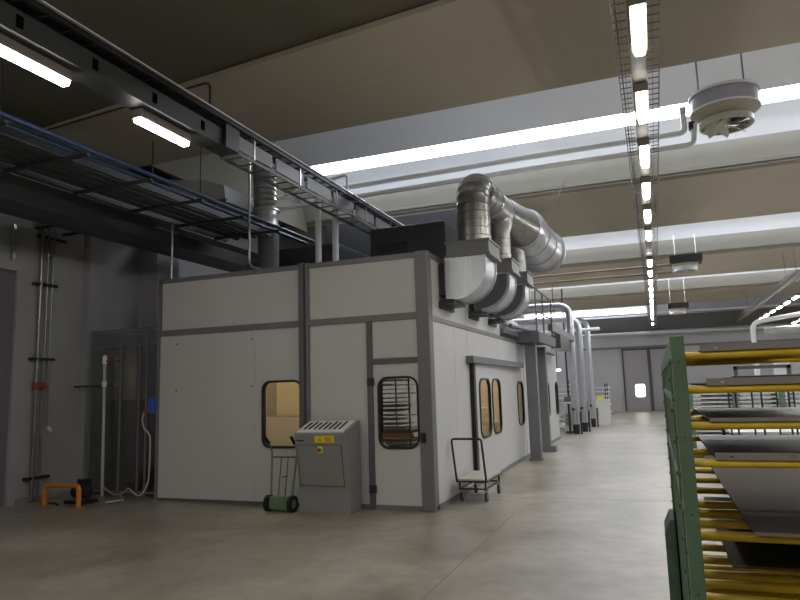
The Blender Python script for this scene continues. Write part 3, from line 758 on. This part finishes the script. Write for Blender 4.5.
# square units further down
for i, (x, y, z, s, lab) in enumerate(((1.30, 25.5, 5.93, .92, 'second dark topped fan heater hanging right of the lamp row, midway down'),
                                       (1.30, 36, 5.38, .85, 'small farthest fan heater hanging right of the lamp row'))):
    t = thing('fan_heater', lab, 'fan heater', (x, y, z-.4), 'box fan heaters further down the hall')
    bx(x-.55*s, x+.62*s, y-.5*s, y+.5*s, z+.10, z+.36).build('casing', M_DARKM, t, smooth=False)
    MB().lathe([(.0, .1), (.5*s, .08), (.45*s, -.02), (.42*s, -.02)], (x, y, z), 28).build('cone', M_FAN, t)
    MB().lathe([(.40*s, -.02), (.45*s, -.02), (.45*s, -.18), (.40*s, -.18)], (x, y, z), 28).build('outlet_ring', M_WHITE, t)
    b = MB()
    for k in range(6):
        a = k*PI/3; b.prism([(-.05, -.07), (.05, -.11), (.05, -.12), (-.05, -.08)], lambda u, v, q: (x+q*math.cos(a)-u*math.sin(a), y+q*math.sin(a)+u*math.cos(a), z+v), .04, .38*s)
    b.build('blades', M_FAN, t, smooth=False)
    b = MB()
    for dx in (-.3, .4): MB().cyl((x+dx, y, z+.36), (x+dx, y, 7.1), .01, 6).build('hanger_rod', M_WPIPE, t)
for i, (z) in enumerate((6.02, 5.75)):
    single(MB().cyl((-7, 25.5, z), (.85, 25.5, z+.02), .04, 8), 'brown_pipe', mat('brown_pipe_paint', (.17, .12, .09), .5),
           ['upper thin brown pipe to the second fan heater', 'lower thin brown pipe to the second fan heater'][i], 'pipe', loc=(-3, 25.5, z))
# long silver pipe at the far wall
single(MB().cyl((-4.6, 43.6, 4.86), (12, 43.6, 4.80), .12, 14), 'silver_pipe', M_SILV, 'long bright horizontal pipe below the roof at the far wall', 'pipe', loc=(0, 43.6, 4.86))
single(MB().cyl((-4.6, 42.5, 6.0), (12, 42.5, 5.95), .06, 10), 'white_pipe', M_WPIPE, 'thin pale pipe under the last roof bay', 'pipe', loc=(0, 42.5, 6.0))
t = thing('white_duct', 'white bent pipe rising behind the right rack to the roof', 'pipe', (3.85, 30, 2.9))
MB().sweep(path([(3.85, 30, 2.5), (3.85, 30, 4.1), (5.4, 29, 4.25), (8.5, 27, 4.5)], .35), .095, 16).build('pipe', M_WPIPE, t)
MB().cyl((3.85, 30, 0), (3.85, 30, 2.5), .10, 14).build('stand_pipe', M_WPIPE, t)
single(MB().cyl((4.4, 31, 3.75), (8, 30, 3.95), .16, 14), 'white_duct', M_GALV, 'short shiny duct just below the bent white pipe', 'duct', loc=(4.4, 31, 3.75))

# ---------------------------------------------------------------- things in front of the booth
# control console
t = thing('control_console', 'grey sloped top control console standing against the booth front', 'control console', (-4.78, 9.1, 0))
CXA, CXB = -5.20, -4.34
side_prof = [(9.0, .27), (8.84, 1.165), (8.84, 1.19), (9.34, 1.35), (9.38, 1.35), (9.38, .0), (9.0, 0)]
MB().prism(side_prof, lambda u, v, q: (q, u, v), CXA, CXB).build('body', M_CAB, t, smooth=False, bevel=.008)
bx(CXA+.0, CXB-.0, 8.975, 9.0, .0, .30).build('plinth', M_CAB, t, smooth=False)
def front_pt(u, v, off=0):   # v is height on the leaning front
    k = (v-.27)/(1.165-.27); return (u, 9.0-.16*k-off, v)
MB().prism([(CXA+.04, .40), (CXB-.09, .40), (CXB-.09, 1.0), (CXA+.04, 1.0)], lambda u, v, q: front_pt(u, v, q), .0, .006).build('front_door', M_CAB, t, smooth=False)
MB().plate(rect(CXA+.03, CXB-.08, .39, 1.01), [rect(CXA+.036, CXB-.086, .396, 1.004)], lambda u, v, q: front_pt(u, v, q), .001, .008).build('door_gap', M_CABD, t, smooth=False)
def top_pt(u, v, off=0):     # v 0..1 front to back on the sloping top
    return (u, 8.84+.5*v, 1.19+.16*v+off)
MB().prism(rect(CXA+.03, CXB-.05, .04, .92), top_pt, .0, .012).build('control_panel', M_CTOP, t, smooth=False)
for k in range(8):
    u = CXA+.10+.085*k
    MB().prism([(u, .22), (u+.03, .22), (u+.03, .72+.08*(k % 2)), (u, .72+.08*(k % 2))], top_pt, .012, .022).build('switch_strip', M_BLACK, t, smooth=False)
lb = MB().prism(rect(-4.85, -4.53, 1.045, 1.145), lambda u, v, q: front_pt(u, v, q), .0, .01).build('yellow_label', M_YLAB, t, smooth=False)
MB().prism([(-4.80, 1.07), (-4.76, 1.125), (-4.72, 1.07)], lambda u, v, q: front_pt(u, v, q), .009, .013).build('warning_triangle', M_OLAB, lb, smooth=False)
MB().prism(rect(-4.68, -4.57, 1.065, 1.125), lambda u, v, q: front_pt(u, v, q), .009, .013).build('orange_mark', M_OLAB, lb, smooth=False)
bx(-5.16, -5.04, 8.845, 8.87, 1.07, 1.085).build('nameplate', M_BLACK, t, smooth=False)
s = bx(-4.80, -4.73, 8.84, 8.885, .89, .99).build('main_switch', M_YLAB, t, smooth=False)
MB().cyl((-4.765, 8.81, .94), (-4.765, 8.85, .94), .026).build('switch_knob', M_RED, s)

# hand truck
t = thing('hand_truck', 'green hand truck with black grips leaning against the booth beside the console', 'hand truck', (-5.5, 8.95, 0))
cx = -5.50
for s in (-1, 1):
    pts = path([(cx+s*.18, 8.95, .13), (cx+s*.225-.04, 9.12, .86), (cx+s*.23-.045, 9.10, .96), (cx+s*.235-.05, 8.98, 1.08)], .05)
    MB().sweep(pts, .016, 10).build('upright', M_GREEN, t)
    a = Vector((cx+s*.232-.047, 9.04, 1.02)); b2 = Vector((cx+s*.237-.052, 8.945, 1.12))
    MB().cyl(a, b2, .026, 12).build('grip', M_BLACK, t)
    wb = MB().cyl((cx+s*.205-.03, 8.93, .125), (cx+s*.205+.03, 8.93, .125), .125, 28).build('wheel', M_BLACK, t)
    MB().cyl((cx+s*.205-.036, 8.93, .125), (cx+s*.205+.036, 8.93, .125), .065, 20).build('wheel_hub', M_GREEN, wb)
for dx in (-.06, .06): MB().cyl((cx+dx, 8.96, .2), (cx+dx-.03, 9.11, .8), .009, 8).build('slat', M_GREEND, t)
MB().cyl((cx-.255, 9.12, .80), (cx+.18, 9.12, .80), .013, 8).build('cross_bar', M_GREEND, t)
MB().cyl((cx-.06, 9.05, .5), (cx+.06, 9.05, .52), .008, 8).build('cross_bar', M_GREEND, t)
MB().cyl((cx-.23, 8.93, .125), (cx+.23, 8.93, .125), .014, 10).build('axle', M_DARKM, t)
bx(cx-.16, cx+.16, 8.86, 8.90, .05, .24).build('back_plate', M_GREEN, t, smooth=False, bevel=.006)
bx(cx-.16, cx+.16, 8.90, 9.12, .015, .03).build('toe_plate', M_GREEND, t, smooth=False)

# platform cart
t = thing('platform_cart', 'black framed platform cart with pale deck beside the booth corner', 'cart', (-2.85, 10.7, 0))
XA, XB, YA, YB2 = -3.08, -2.60, 10.28, 11.35
bx(XA, XB, YA, YB2, .335, .36).build('deck', M_WOOD, t, smooth=False)
b = MB()
for x in (XA, XB): b.box(x-.014, x+.014, YA, YB2, .31, .335)
for y in (YA, YB2): b.box(XA, XB, y-.014, y+.014, .31, .335)
b.build('top_frame', M_BLKM, t, smooth=False)
MB().sweep(path([(XA, YA, .33), (XA-.055, YA-.04, .99), (XB-.045, YA-.04, .99), (XB, YA, .33)], .05), .018, 10).build('handle', M_BLKM, t)
b = MB()
for x in (XA+.03, XB-.03): b.box(x-.012, x+.012, YA+.05, YB2-.05, .19, .214)
for y in (YA+.06, YB2-.06): b.box(XA+.03, XB-.03, y-.012, y+.012, .19, .214)
for x in (XA+.03, XB-.03):
    for y in (YA+.06, YB2-.06): b.box(x-.012, x+.012, y-.012, y+.012, .19, .31)
b.build('lower_frame', M_BLKM, t, smooth=False)
for x in (XA+.05, XB-.03):
    for y in (YA+.1, YB2-.1):
        c = MB(); c.box(x-.022, x-.016, y-.03, y+.03, .05, .18); c.box(x+.016, x+.022, y-.03, y+.03, .05, .18); c.box(x-.03, x+.03, y-.03, y+.03, .175, .19)
        cb = c.build('caster_fork', M_GALVD, t, smooth=False)
        MB().cyl((x-.016, y, .075), (x+.016, y, .075), .075, 20).build('caster_wheel', M_DARKM, cb)

# ---------------------------------------------------------------- left wall things
t = thing('machine_guard', 'orange tubular floor guard by the left wall', 'guard rail', (-9.5, 8.4, 0))
MB().sweep(path([(-10.02, 8.60, 0), (-10.02, 8.60, .34), (-9.13, 8.50, .36), (-9.13, 8.50, 0)], .09), .042, 14).build('bent_tube', M_ORANGE, t)
for x, y in ((-10.02, 8.60), (-9.13, 8.50)): bx(x-.07, x+.07, y-.07, y+.07, 0, .012).build('foot_plate', M_ORANGE, t, smooth=False)
t = thing('electric_motor', 'small dark motor on the floor behind the orange guard', 'motor', (-9.45, 8.85, 0))
MB().sweep([(-9.66, 8.9, .2), (-9.64, 8.9, .2), (-9.34, 8.9, .2), (-9.32, 8.9, .2)], [.07, .11, .11, .07], 20).build('motor_body', M_BLKM, t)
bx(-9.75, -9.28, 8.76, 9.06, .0, .06).build('base', M_BLKM, t, smooth=False)
bx(-9.52, -9.36, 8.82, 8.98, .28, .42).build('terminal_box', M_BLKM, t, smooth=False)
single(MB().sweep([(-9.7, 8.6, .02), (-9.9, 8.7, .02), (-10.1, 8.62, .02), (-10.25, 8.75, .02)], .018, 8), 'black_hose', M_BLACK, 'short black hose on the floor left of the motor', 'hose', loc=(-9.9, 8.6, 0))
single(MB().sweep([(-8.95, 8.9, .03), (-8.9, 9.0, .03), (-8.75, 9.1, .05), (-8.9, 9.2, .1)], .012, 8), 'pale_hose', M_CABLE, 'pale hose end on the floor right of the motor', 'hose', loc=(-8.9, 9, 0))
for i, (y, r, z0, z1, m, lab) in enumerate(((8.70, .035, .05, 5.3, M_GALVD, 'left pipe of the wall mounted pipes on the left wall'),
        (8.84, .022, .02, 5.3, M_GALVD, 'middle pipe of the wall mounted pipes on the left wall'),
        (8.95, .018, 1.3, 5.3, M_GALVD, 'right pipe of the wall mounted pipes on the left wall'))):
    t = thing('wall_pipe', lab, 'pipe', (-10.46, y, z0), 'wall pipes with red valves')
    MB().cyl((-10.46, y, z0), (-10.46, y, z1), r, 12).build('pipe', m, t)
    if i < 2:
        MB().cyl((-10.46, y, 1.98), (-10.46, y, 2.12), r+.02, 10).build('valve', M_RED, t)
        bx(-10.40, -10.37, y-.05, y+.05, 2.03, 2.06).build('valve_lever', M_RED, t, smooth=False)
    else:
        MB().cyl((-10.44, y+.02, 1.3), (-10.36, y+.02, 1.24), .035, 10).build('tap', M_WHITE, t)
for i, z in enumerate((2.52, .40, 3.9)):
    single(bx(-10.55, -10.43, 8.58, 9.05, z, z+.05), 'pipe_clamp', M_BLKM, ['dark clamp across the wall pipes above the red valves', 'dark clamp across the wall pipes near the floor', 'dark clamp across the wall pipes high up'][i], 'clamp', loc=(-10.5, 8.8, z), smooth=False)
single(bx(-10.5, -10.46, 8.1, 8.16, 4.3, 4.93), 'thin_conduit', M_GALV, 'short pale conduit high on the left wall above the doorway', 'conduit', loc=(-10.5, 8.1, 4.3), smooth=False)
t = thing('cable_bracket', 'small dark bracket frame high on the left wall above the pipes', 'bracket', (-10.4, 8.9, 4.9))
b = MB(); b.box(-10.55, -10.0, 8.6, 8.64, 4.95, 5.0); b.box(-10.55, -10.0, 9.2, 9.24, 4.95, 5.0); b.box(-10.04, -10.0, 8.6, 9.24, 4.95, 5.0); b.box(-10.5, -10.46, 8.6, 9.24, 4.8, 4.85)
b.build('arms', M_BLKM, t, smooth=False)

# plexiglass enclosure
t = thing('glass_enclosure', 'dim tall glass sided enclosure with grey frame left of the booth', 'enclosure', (-9.3, 10.2, 0))
EX0, EX1, EY0, EY1 = -10.3, -8.55, 9.75, 11.1
b = MB()
for x in (EX0, EX1-.04, -9.55, -9.10, -8.92):
    b.box(x, x+.04, EY0, EY0+.04, 0, 3.1 if x in (EX0,) or x > -9 else 2.78)
for x in (EX0, EX1-.04): b.box(x, x+.04, EY1-.04, EY1, 0, 3.1)
for z in (.05, 2.78, 3.08): b.box(EX0, EX1, EY0, EY0+.035, z, z+.035)
for z in (.05, 2.78, 3.08):
    b.box(EX0, EX0+.035, EY0, EY1, z, z+.035); b.box(EX1-.035, EX1, EY0, EY1, z, z+.035)
b.build('frame', M_FRAME2, t, smooth=False)
b = MB(); b.box(EX0+.04, EX1-.04, EY0+.012, EY0+.018, .09, 3.07)
b.build('front_glass', M_PLEXI, t, smooth=False)
b = MB(); b.box(EX0+.012, EX0+.018, EY0+.04, EY1-.04, .09, 3.07); b.build('side_glass', M_PLEXI, t, smooth=False)
bx(EX0+.15, -9.35, 10.4, 10.95, .1, 1.75).build('dark_cabinet', mat('dark_cabinet_green', (.05, .05, .042), .6), t, smooth=False)
t = thing('white_pipe', 'white vertical pipe in front of the glass enclosure', 'pipe', (-9.83, 9.6, .1))
MB().cyl((-9.76, 9.62, .0), (-9.80, 9.62, 2.62), .028, 12).build('pipe', M_CABLE, t)
MB().cyl((-9.79, 9.62, 2.02), (-9.79, 9.62, 2.12), .045, 12).build('coupling', M_WPIPE, t)
MB().cyl((-9.80, 9.62, 2.45), (-9.80, 9.62, 2.6), .042, 12).build('coupling', M_WPIPE, t)
MB().cyl((-9.80, 9.62, 2.5), (-9.5, 9.70, 2.5), .018, 10).build('red_branch', M_RED, t)
MB().cyl((-9.79, 9.62, 2.04), (-10.55, 9.62, 2.04), .018, 10).build('wall_arm', M_DARKM, t)
t = thing('pressure_gauge', 'small round gauge on the front of the glass enclosure', 'gauge', (-9.3, 9.7, 2.4))
MB().sweep([(-9.3, 9.74, 2.47), (-9.3, 9.68, 2.47)], .07, 20).build('dial', M_FRAME2, t)
MB().cyl((-9.3, 9.70, 2.47), (-9.5, 9.70, 2.47), .015).build('stem', M_FRAME2, t)
# blue socket and cable on booth's left edge
t = thing('socket_box', 'blue industrial socket box on the left edge of the booth', 'socket', (-8.42, 9.4, 1.55))
bx(-8.45, -8.34, 9.31, 9.41, 1.52, 1.78).build('box_body', M_BLUE, t, smooth=False, bevel=.012)
MB().cyl((-8.44, 9.33, 1.60), (-8.50, 9.27, 1.52), .035, 14).build('red_plug', M_RED, t)
MB().cyl((-8.39, 9.32, 1.72), (-8.39, 9.29, 1.72), .035, 14).build('socket_lid', M_BLUE, t)
pts = [(-8.50, 9.27, 1.52), (-8.53, 9.27, 1.40), (-8.50, 9.28, 1.26), (-8.43, 9.3, 1.18), (-8.40, 9.33, 1.05), (-8.41, 9.33, .5), (-8.44, 9.32, .28), (-8.56, 9.3, .10), (-8.72, 9.3, .14), (-8.88, 9.35, .20), (-9.1, 9.45, .10), (-9.35, 9.5, .06), (-9.6, 9.55, .14), (-9.72, 9.58, .2)]
def catmull(P, n=5):
    P = [Vector(p) for p in P]; out = []
    for i in range(len(P)-1):
        a, b_, c, d_ = P[max(i-1, 0)], P[i], P[i+1], P[min(i+2, len(P)-1)]
        for k in range(n):
            u = k/n; out.append(.5*((2*b_)+(c-a)*u+(2*a-5*b_+4*c-d_)*u*u+(3*b_-a-3*c+d_)*u**3))
    return out+[P[-1]]
single(MB().sweep(catmull(pts), .013, 8), 'power_cable', M_CABLE, 'pale power cable drooping from the blue socket to the floor', 'cable', loc=(-8.7, 9.1, 0))

# ---------------------------------------------------------------- the green and yellow rack
def rack(x0, x1, y0, y1, levels, ys, label, ztop=1.943):
    t = thing('drying_rack', label, 'rack', (x0, y0, 0))
    for y, w_ in ((y0, .06), (y1-.08, .08)):
        p = MB(); p.box(x0, x0+.041, y, y+w_, 0, ztop if y == y0 else ztop)
        pp = p.build('end_post', M_GREEN, t, smooth=False, bevel=.003)
        b = MB(); z = .25
        while z < ztop-.05: b.cyl((x0-.006, y+w_/2, z), (x0+.002, y+w_/2, z), .009, 8); z += .115
        if y == y0:
            z = .25
            while z < ztop: b.cyl((x0+.02, y0-.005, z), (x0+.02, y0+.001, z), .004, 8); z += .23
        b.build('bolts', M_GREEND, pp)
    m_ = MB(); m_.box(x0, x0+.03, y0+.42, y0+.47, 0, ztop-.05)
    pp = m_.build('middle_post', M_GREEN, t, smooth=False)
    b = MB(); z = .2
    while z < ztop-.05: b.cyl((x0-.006, y0+.445, z), (x0+.002, y0+.445, z), .008, 8); z += .115
    b.build('bolts', M_GREEND, pp)
    g = MB(); g.prism([(x0-.075, 0), (x0+.002, 0), (x0+.002, .76), (x0-.03, .76), (x0-.075, .66)], MY, y1-.5, y1-.02)
    g.build('foot_gusset', M_GREEND, t, smooth=False)
    g = MB()
    for z0, z1 in ((ztop-.06, ztop), (1.72, 1.75), (1.35, 1.38), (.1, .16)): g.box(x0+.004, x0+.03, y0+.05, y1-.05, z0, z1)
    g.build('cross_rail', M_GREEN, t, smooth=False)
    g = MB(); g.box(x0+.016, x0+.024, y0+.06, y1-.08, .15, ztop-.06)
    g.build('end_sheet', M_GREEND, t, smooth=False)
    for y in (y0, y1-.08): bx(x1, x1+.041, y, y+.06, 0, ztop).build('end_post', M_GREEN, t, smooth=False)
    for z, ys_, r in levels:
        for y in ys_: MB().cyl((x0+.035, y, z), (x1+.01, y, z), r, 12).build('yellow_tube', M_YEL, t)
    return t
UP = (2.25, 2.6, 3.2)
LOW = tuple(2.32+.28*k for k in range(13))
LV = [1.878, 1.772, 1.662, 1.548]
LB = (2.42, 2.62, 2.82, 3.0, 3.38, 3.72, 4.1, 4.5, 4.9)
LEVELS = [(z, UP, .012) for z in LV]+[(1.30, LB, .0155), (1.083, (2.5, 2.67, 2.79, 3.0, 3.22, 3.54, 3.9, 4.4), .0155)]+[(z, LOW, .0155) for z in (.85, .60, .35)]
rack(.050, 2.9, 2.22, 6.0, LEVELS, None, 'green ended rack with many yellow tubes at the right foreground')
def tray(x0, x1, y0, y1, z, lip, label, loc=None):
    t = thing('sheet_tray', label, 'metal tray', (x0, y0, z), 'brown grey sheet trays on the rack')
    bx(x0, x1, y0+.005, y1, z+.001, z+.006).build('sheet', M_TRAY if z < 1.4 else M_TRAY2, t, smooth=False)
    l = MB().plate(rect(x0, x1, z, z+lip), [rect(x0+.04+q*.16, x0+.05+q*.16, z+lip*.35, z+lip*.6) for q in range(int((x1-x0)/.16)-1)] if lip > .015 else [], MY, y0, y0+.005)
    l.build('front_lip', M_TRAYE, t, smooth=False)
    return t
tray(.135, .455, 2.235, 3.25, LV[0]+.012, .020, 'short perforated lip tray on the topmost yellow tubes')
tray(.145, .47, 2.235, 3.25, LV[1]+.012, .022, 'short perforated lip tray on the second level of yellow tubes')
tray(.145, .80, 2.235, 3.15, LV[2]+.012, .012, 'thin edged tray on the third level of yellow tubes')
tray(.15, 1.6, 2.235, 3.15, LV[3]+.012, .022, 'wide perforated lip tray on the fourth level of yellow tubes')
tray(.25, 1.9, 2.37, 4.95, 1.3160, .010, 'largest brown grey tray covering the fifth level of yellow tubes')
tray(.215, 1.9, 2.84, 4.45, 1.0990, .010, 'lowest visible brown grey tray near the bottom right')

# ---------------------------------------------------------------- distant things
# second green rack with white panels
t = thing('storage_rack', 'distant green post rack full of white panels seen through the near rack', 'rack', (2.3, 18, 0))
for x in (.75, 1.75, 2.75, 3.75):
    for y in (17.8, 19): bx(x-.06, x+.06, y-.05, y+.05, 0, 1.75).build('post', M_GREEN, t, smooth=False)
for q in range(13): bx(.78, 3.75, 17.85, 18.95, .35+.1*q, .39+.1*q).build('white_shelf_panel', M_WHITE, t, smooth=False)
# white bench
t = thing('work_bench', 'long white topped bench seen between the yellow tubes', 'bench', (3, 13.3, 0))
bx(1.15, 5.0, 12.8, 15.0, .86, .90).build('bench_top', M_WHITE, t, smooth=False)
for x in (1.2, 4.9):
    for y in (12.9, 14.9): bx(x-.03, x+.03, y-.03, y+.03, 0, .86).build('leg', M_DARKM, t, smooth=False)
bx(1.2, 4.9, 12.9, 14.9, .30, .33).build('lower_shelf', M_DARKM, t, smooth=False)
# wire framed trolley
t = thing('frame_trolley', 'dark wire framed trolley behind the rack at the right', 'trolley', (1.8, 11, 0))
b = MB()
for x in (1.05, 1.38, 1.72, 1.95):
    for y in (10.6, 11.6): b.cyl((x, y, .1), (x, y, 1.84), .013, 6)
for z in (1.84, 1.2, .5, .12):
    for y in (10.6, 11.6): b.cyl((1.05, y, z), (1.95, y, z), .013, 6)
    for x in (1.05, 1.95): b.cyl((x, 10.6, z), (x, 11.6, z), .013, 6)
b.build('wire_frame', M_DARKM, t)
for x in (1.05, 1.95):
    for y in (10.6, 11.6): MB().cyl((x-.015, y, .06), (x+.015, y, .06), .06, 12).build('caster', M_BLACK, t)
# white machine line further away
for i, (x0, x1, y0, y1, z1, lab) in enumerate(((4.0, 7.5, 24, 27, 2.35, 'big white machine cabinet at the far right'), (1.2, 3.4, 27, 29, 1.5, 'low white machine far behind the right rack'))):
    t = thing('machine_cabinet', lab, 'machine', (x0, y0, 0))
    bx(x0, x1, y0, y1, .1, z1).build('casing', M_WHITE, t, smooth=False, bevel=.03)
    bx(x0+.05, x1-.05, y0+.05, y1-.05, 0, .1).build('plinth', M_DARKM, t, smooth=False)
    bx(x0+.3, x0+1.2, y0-.02, y0, z1-.7, z1-.2).build('dark_window', M_DARKM, t, smooth=False)
    bx(x0+.02, x0+.04, y0-.015, y0, .15, z1-.1).build('panel_joint', M_FRAME2, t, smooth=False)
t = thing('machine_stand', 'grey machine frame with gauges and top hoses behind the right rack', 'machine', (2.9, 22, 0))
b = MB(); b.box(2.2, 2.3, 22, 22.1, 0, 2.2); b.box(3.6, 3.7, 22, 22.1, 0, 2.2); b.box(2.2, 3.7, 22, 22.1, 2.1, 2.2); b.box(2.2, 3.7, 22, 22.8, 1.0, 1.1); b.box(2.2, 2.3, 22.7, 22.8, 0, 1.0); b.box(3.6, 3.7, 22.7, 22.8, 0, 1.0)
b.build('frame', M_FRAME2, t, smooth=False)
bx(2.5, 3.3, 22.1, 22.7, 1.1, 1.7).build('machine_head', M_WHITE, t, smooth=False, bevel=.03)
# equipment past the booth
t = thing('compressor_cabinet', 'white cabinet with grey grille standing past the booth end', 'cabinet', (-3.1, 25.4, 0))
bx(-3.30, -2.98, 25.3, 26.0, .08, 1.15).build('casing', M_WHITE, t, smooth=False, bevel=.02)
bx(-3.27, -3.02, 25.34, 25.96, 0, .08).build('plinth', M_BLKM, t, smooth=False)
b = MB()
for q in range(9): b.box(-3.24, -3.04, 25.28, 25.3, .3+.05*q, .325+.05*q)
b.build('grille', M_FRAME, t, smooth=False)
bx(-3.28, -3.0, 25.4, 25.9, 1.15, 1.35).build('top_unit', M_FRAME2, t, smooth=False)
t = thing('panel_cart', 'cart stacked with pale boards beyond the silver pipes', 'cart', (-2.5, 32, 0))
for q in range(8): bx(-2.95+.03*(q % 3), -2.1+.05*(q % 2), 31.5, 33, .25+.19*q, .30+.19*q).build('board', M_WHITE, t, smooth=False)
b = MB()
for x in (-2.9, -2.2):
    for y in (31.6, 32.9): b.box(x-.025, x+.025, y-.025, y+.025, 0, 1.8)
b.build('frame', M_DARKM, t, smooth=False)
t = thing('panel_cart', 'cart of pale boards standing left of the silver pipes by the booth end', 'cart', (-3.9, 28, 0))
for q in range(9): bx(-4.2, -3.3, 27.5, 29, .25+.19*q, .30+.19*q).build('board', M_WHITE, t, smooth=False)
b = MB()
for x in (-4.15, -3.35):
    for y in (27.6, 28.9): b.box(x-.025, x+.025, y-.025, y+.025, 0, 2.0)
b.build('frame', M_DARKM, t, smooth=False)
t = thing('low_cabinet', 'pale low cabinet with a yellow top box right of the silver pipes', 'cabinet', (-2.35, 31, 0))
bx(-2.5, -2.25, 30.4, 30.8, 1.12, 1.25).build('yellow_box', M_YLAB, t, smooth=False)
bx(-2.55, -2.0, 30.3, 30.9, 0, 1.12).build('table_body', M_WHITE, t, smooth=False)
t = thing('wall_lamp', 'small bright lamp behind the booth end', 'lamp', (-4.0, 30, 2.2))
bx(-4.35, -3.95, 30, 30.1, 2.42, 2.50).build('diffuser', emit('small_work_lamp', (1, 1, 1), 6), t, smooth=False)
MB().cyl((-4.1, 30.05, 2.5), (-4.1, 30.05, 6.3), .02, 8).build('cord', M_DARKM, t)

# ---------------------------------------------------------------- world and view
wd = bpy.data.worlds.new('world'); scn.world = wd; wd.use_nodes = True
wd.node_tree.nodes['Background'].inputs['Color'].default_value = (.5, .55, .62, 1)
wd.node_tree.nodes['Background'].inputs['Strength'].default_value = .1
scn.view_settings.view_transform = 'Standard'; scn.view_settings.look = 'None'
scn.view_settings.gamma = 1; scn.view_settings.use_curve_mapping = False
scn.view_settings.exposure = .76
scn.cycles.max_bounces = 8; scn.cycles.diffuse_bounces = 5; scn.cycles.transparent_max_bounces = 12
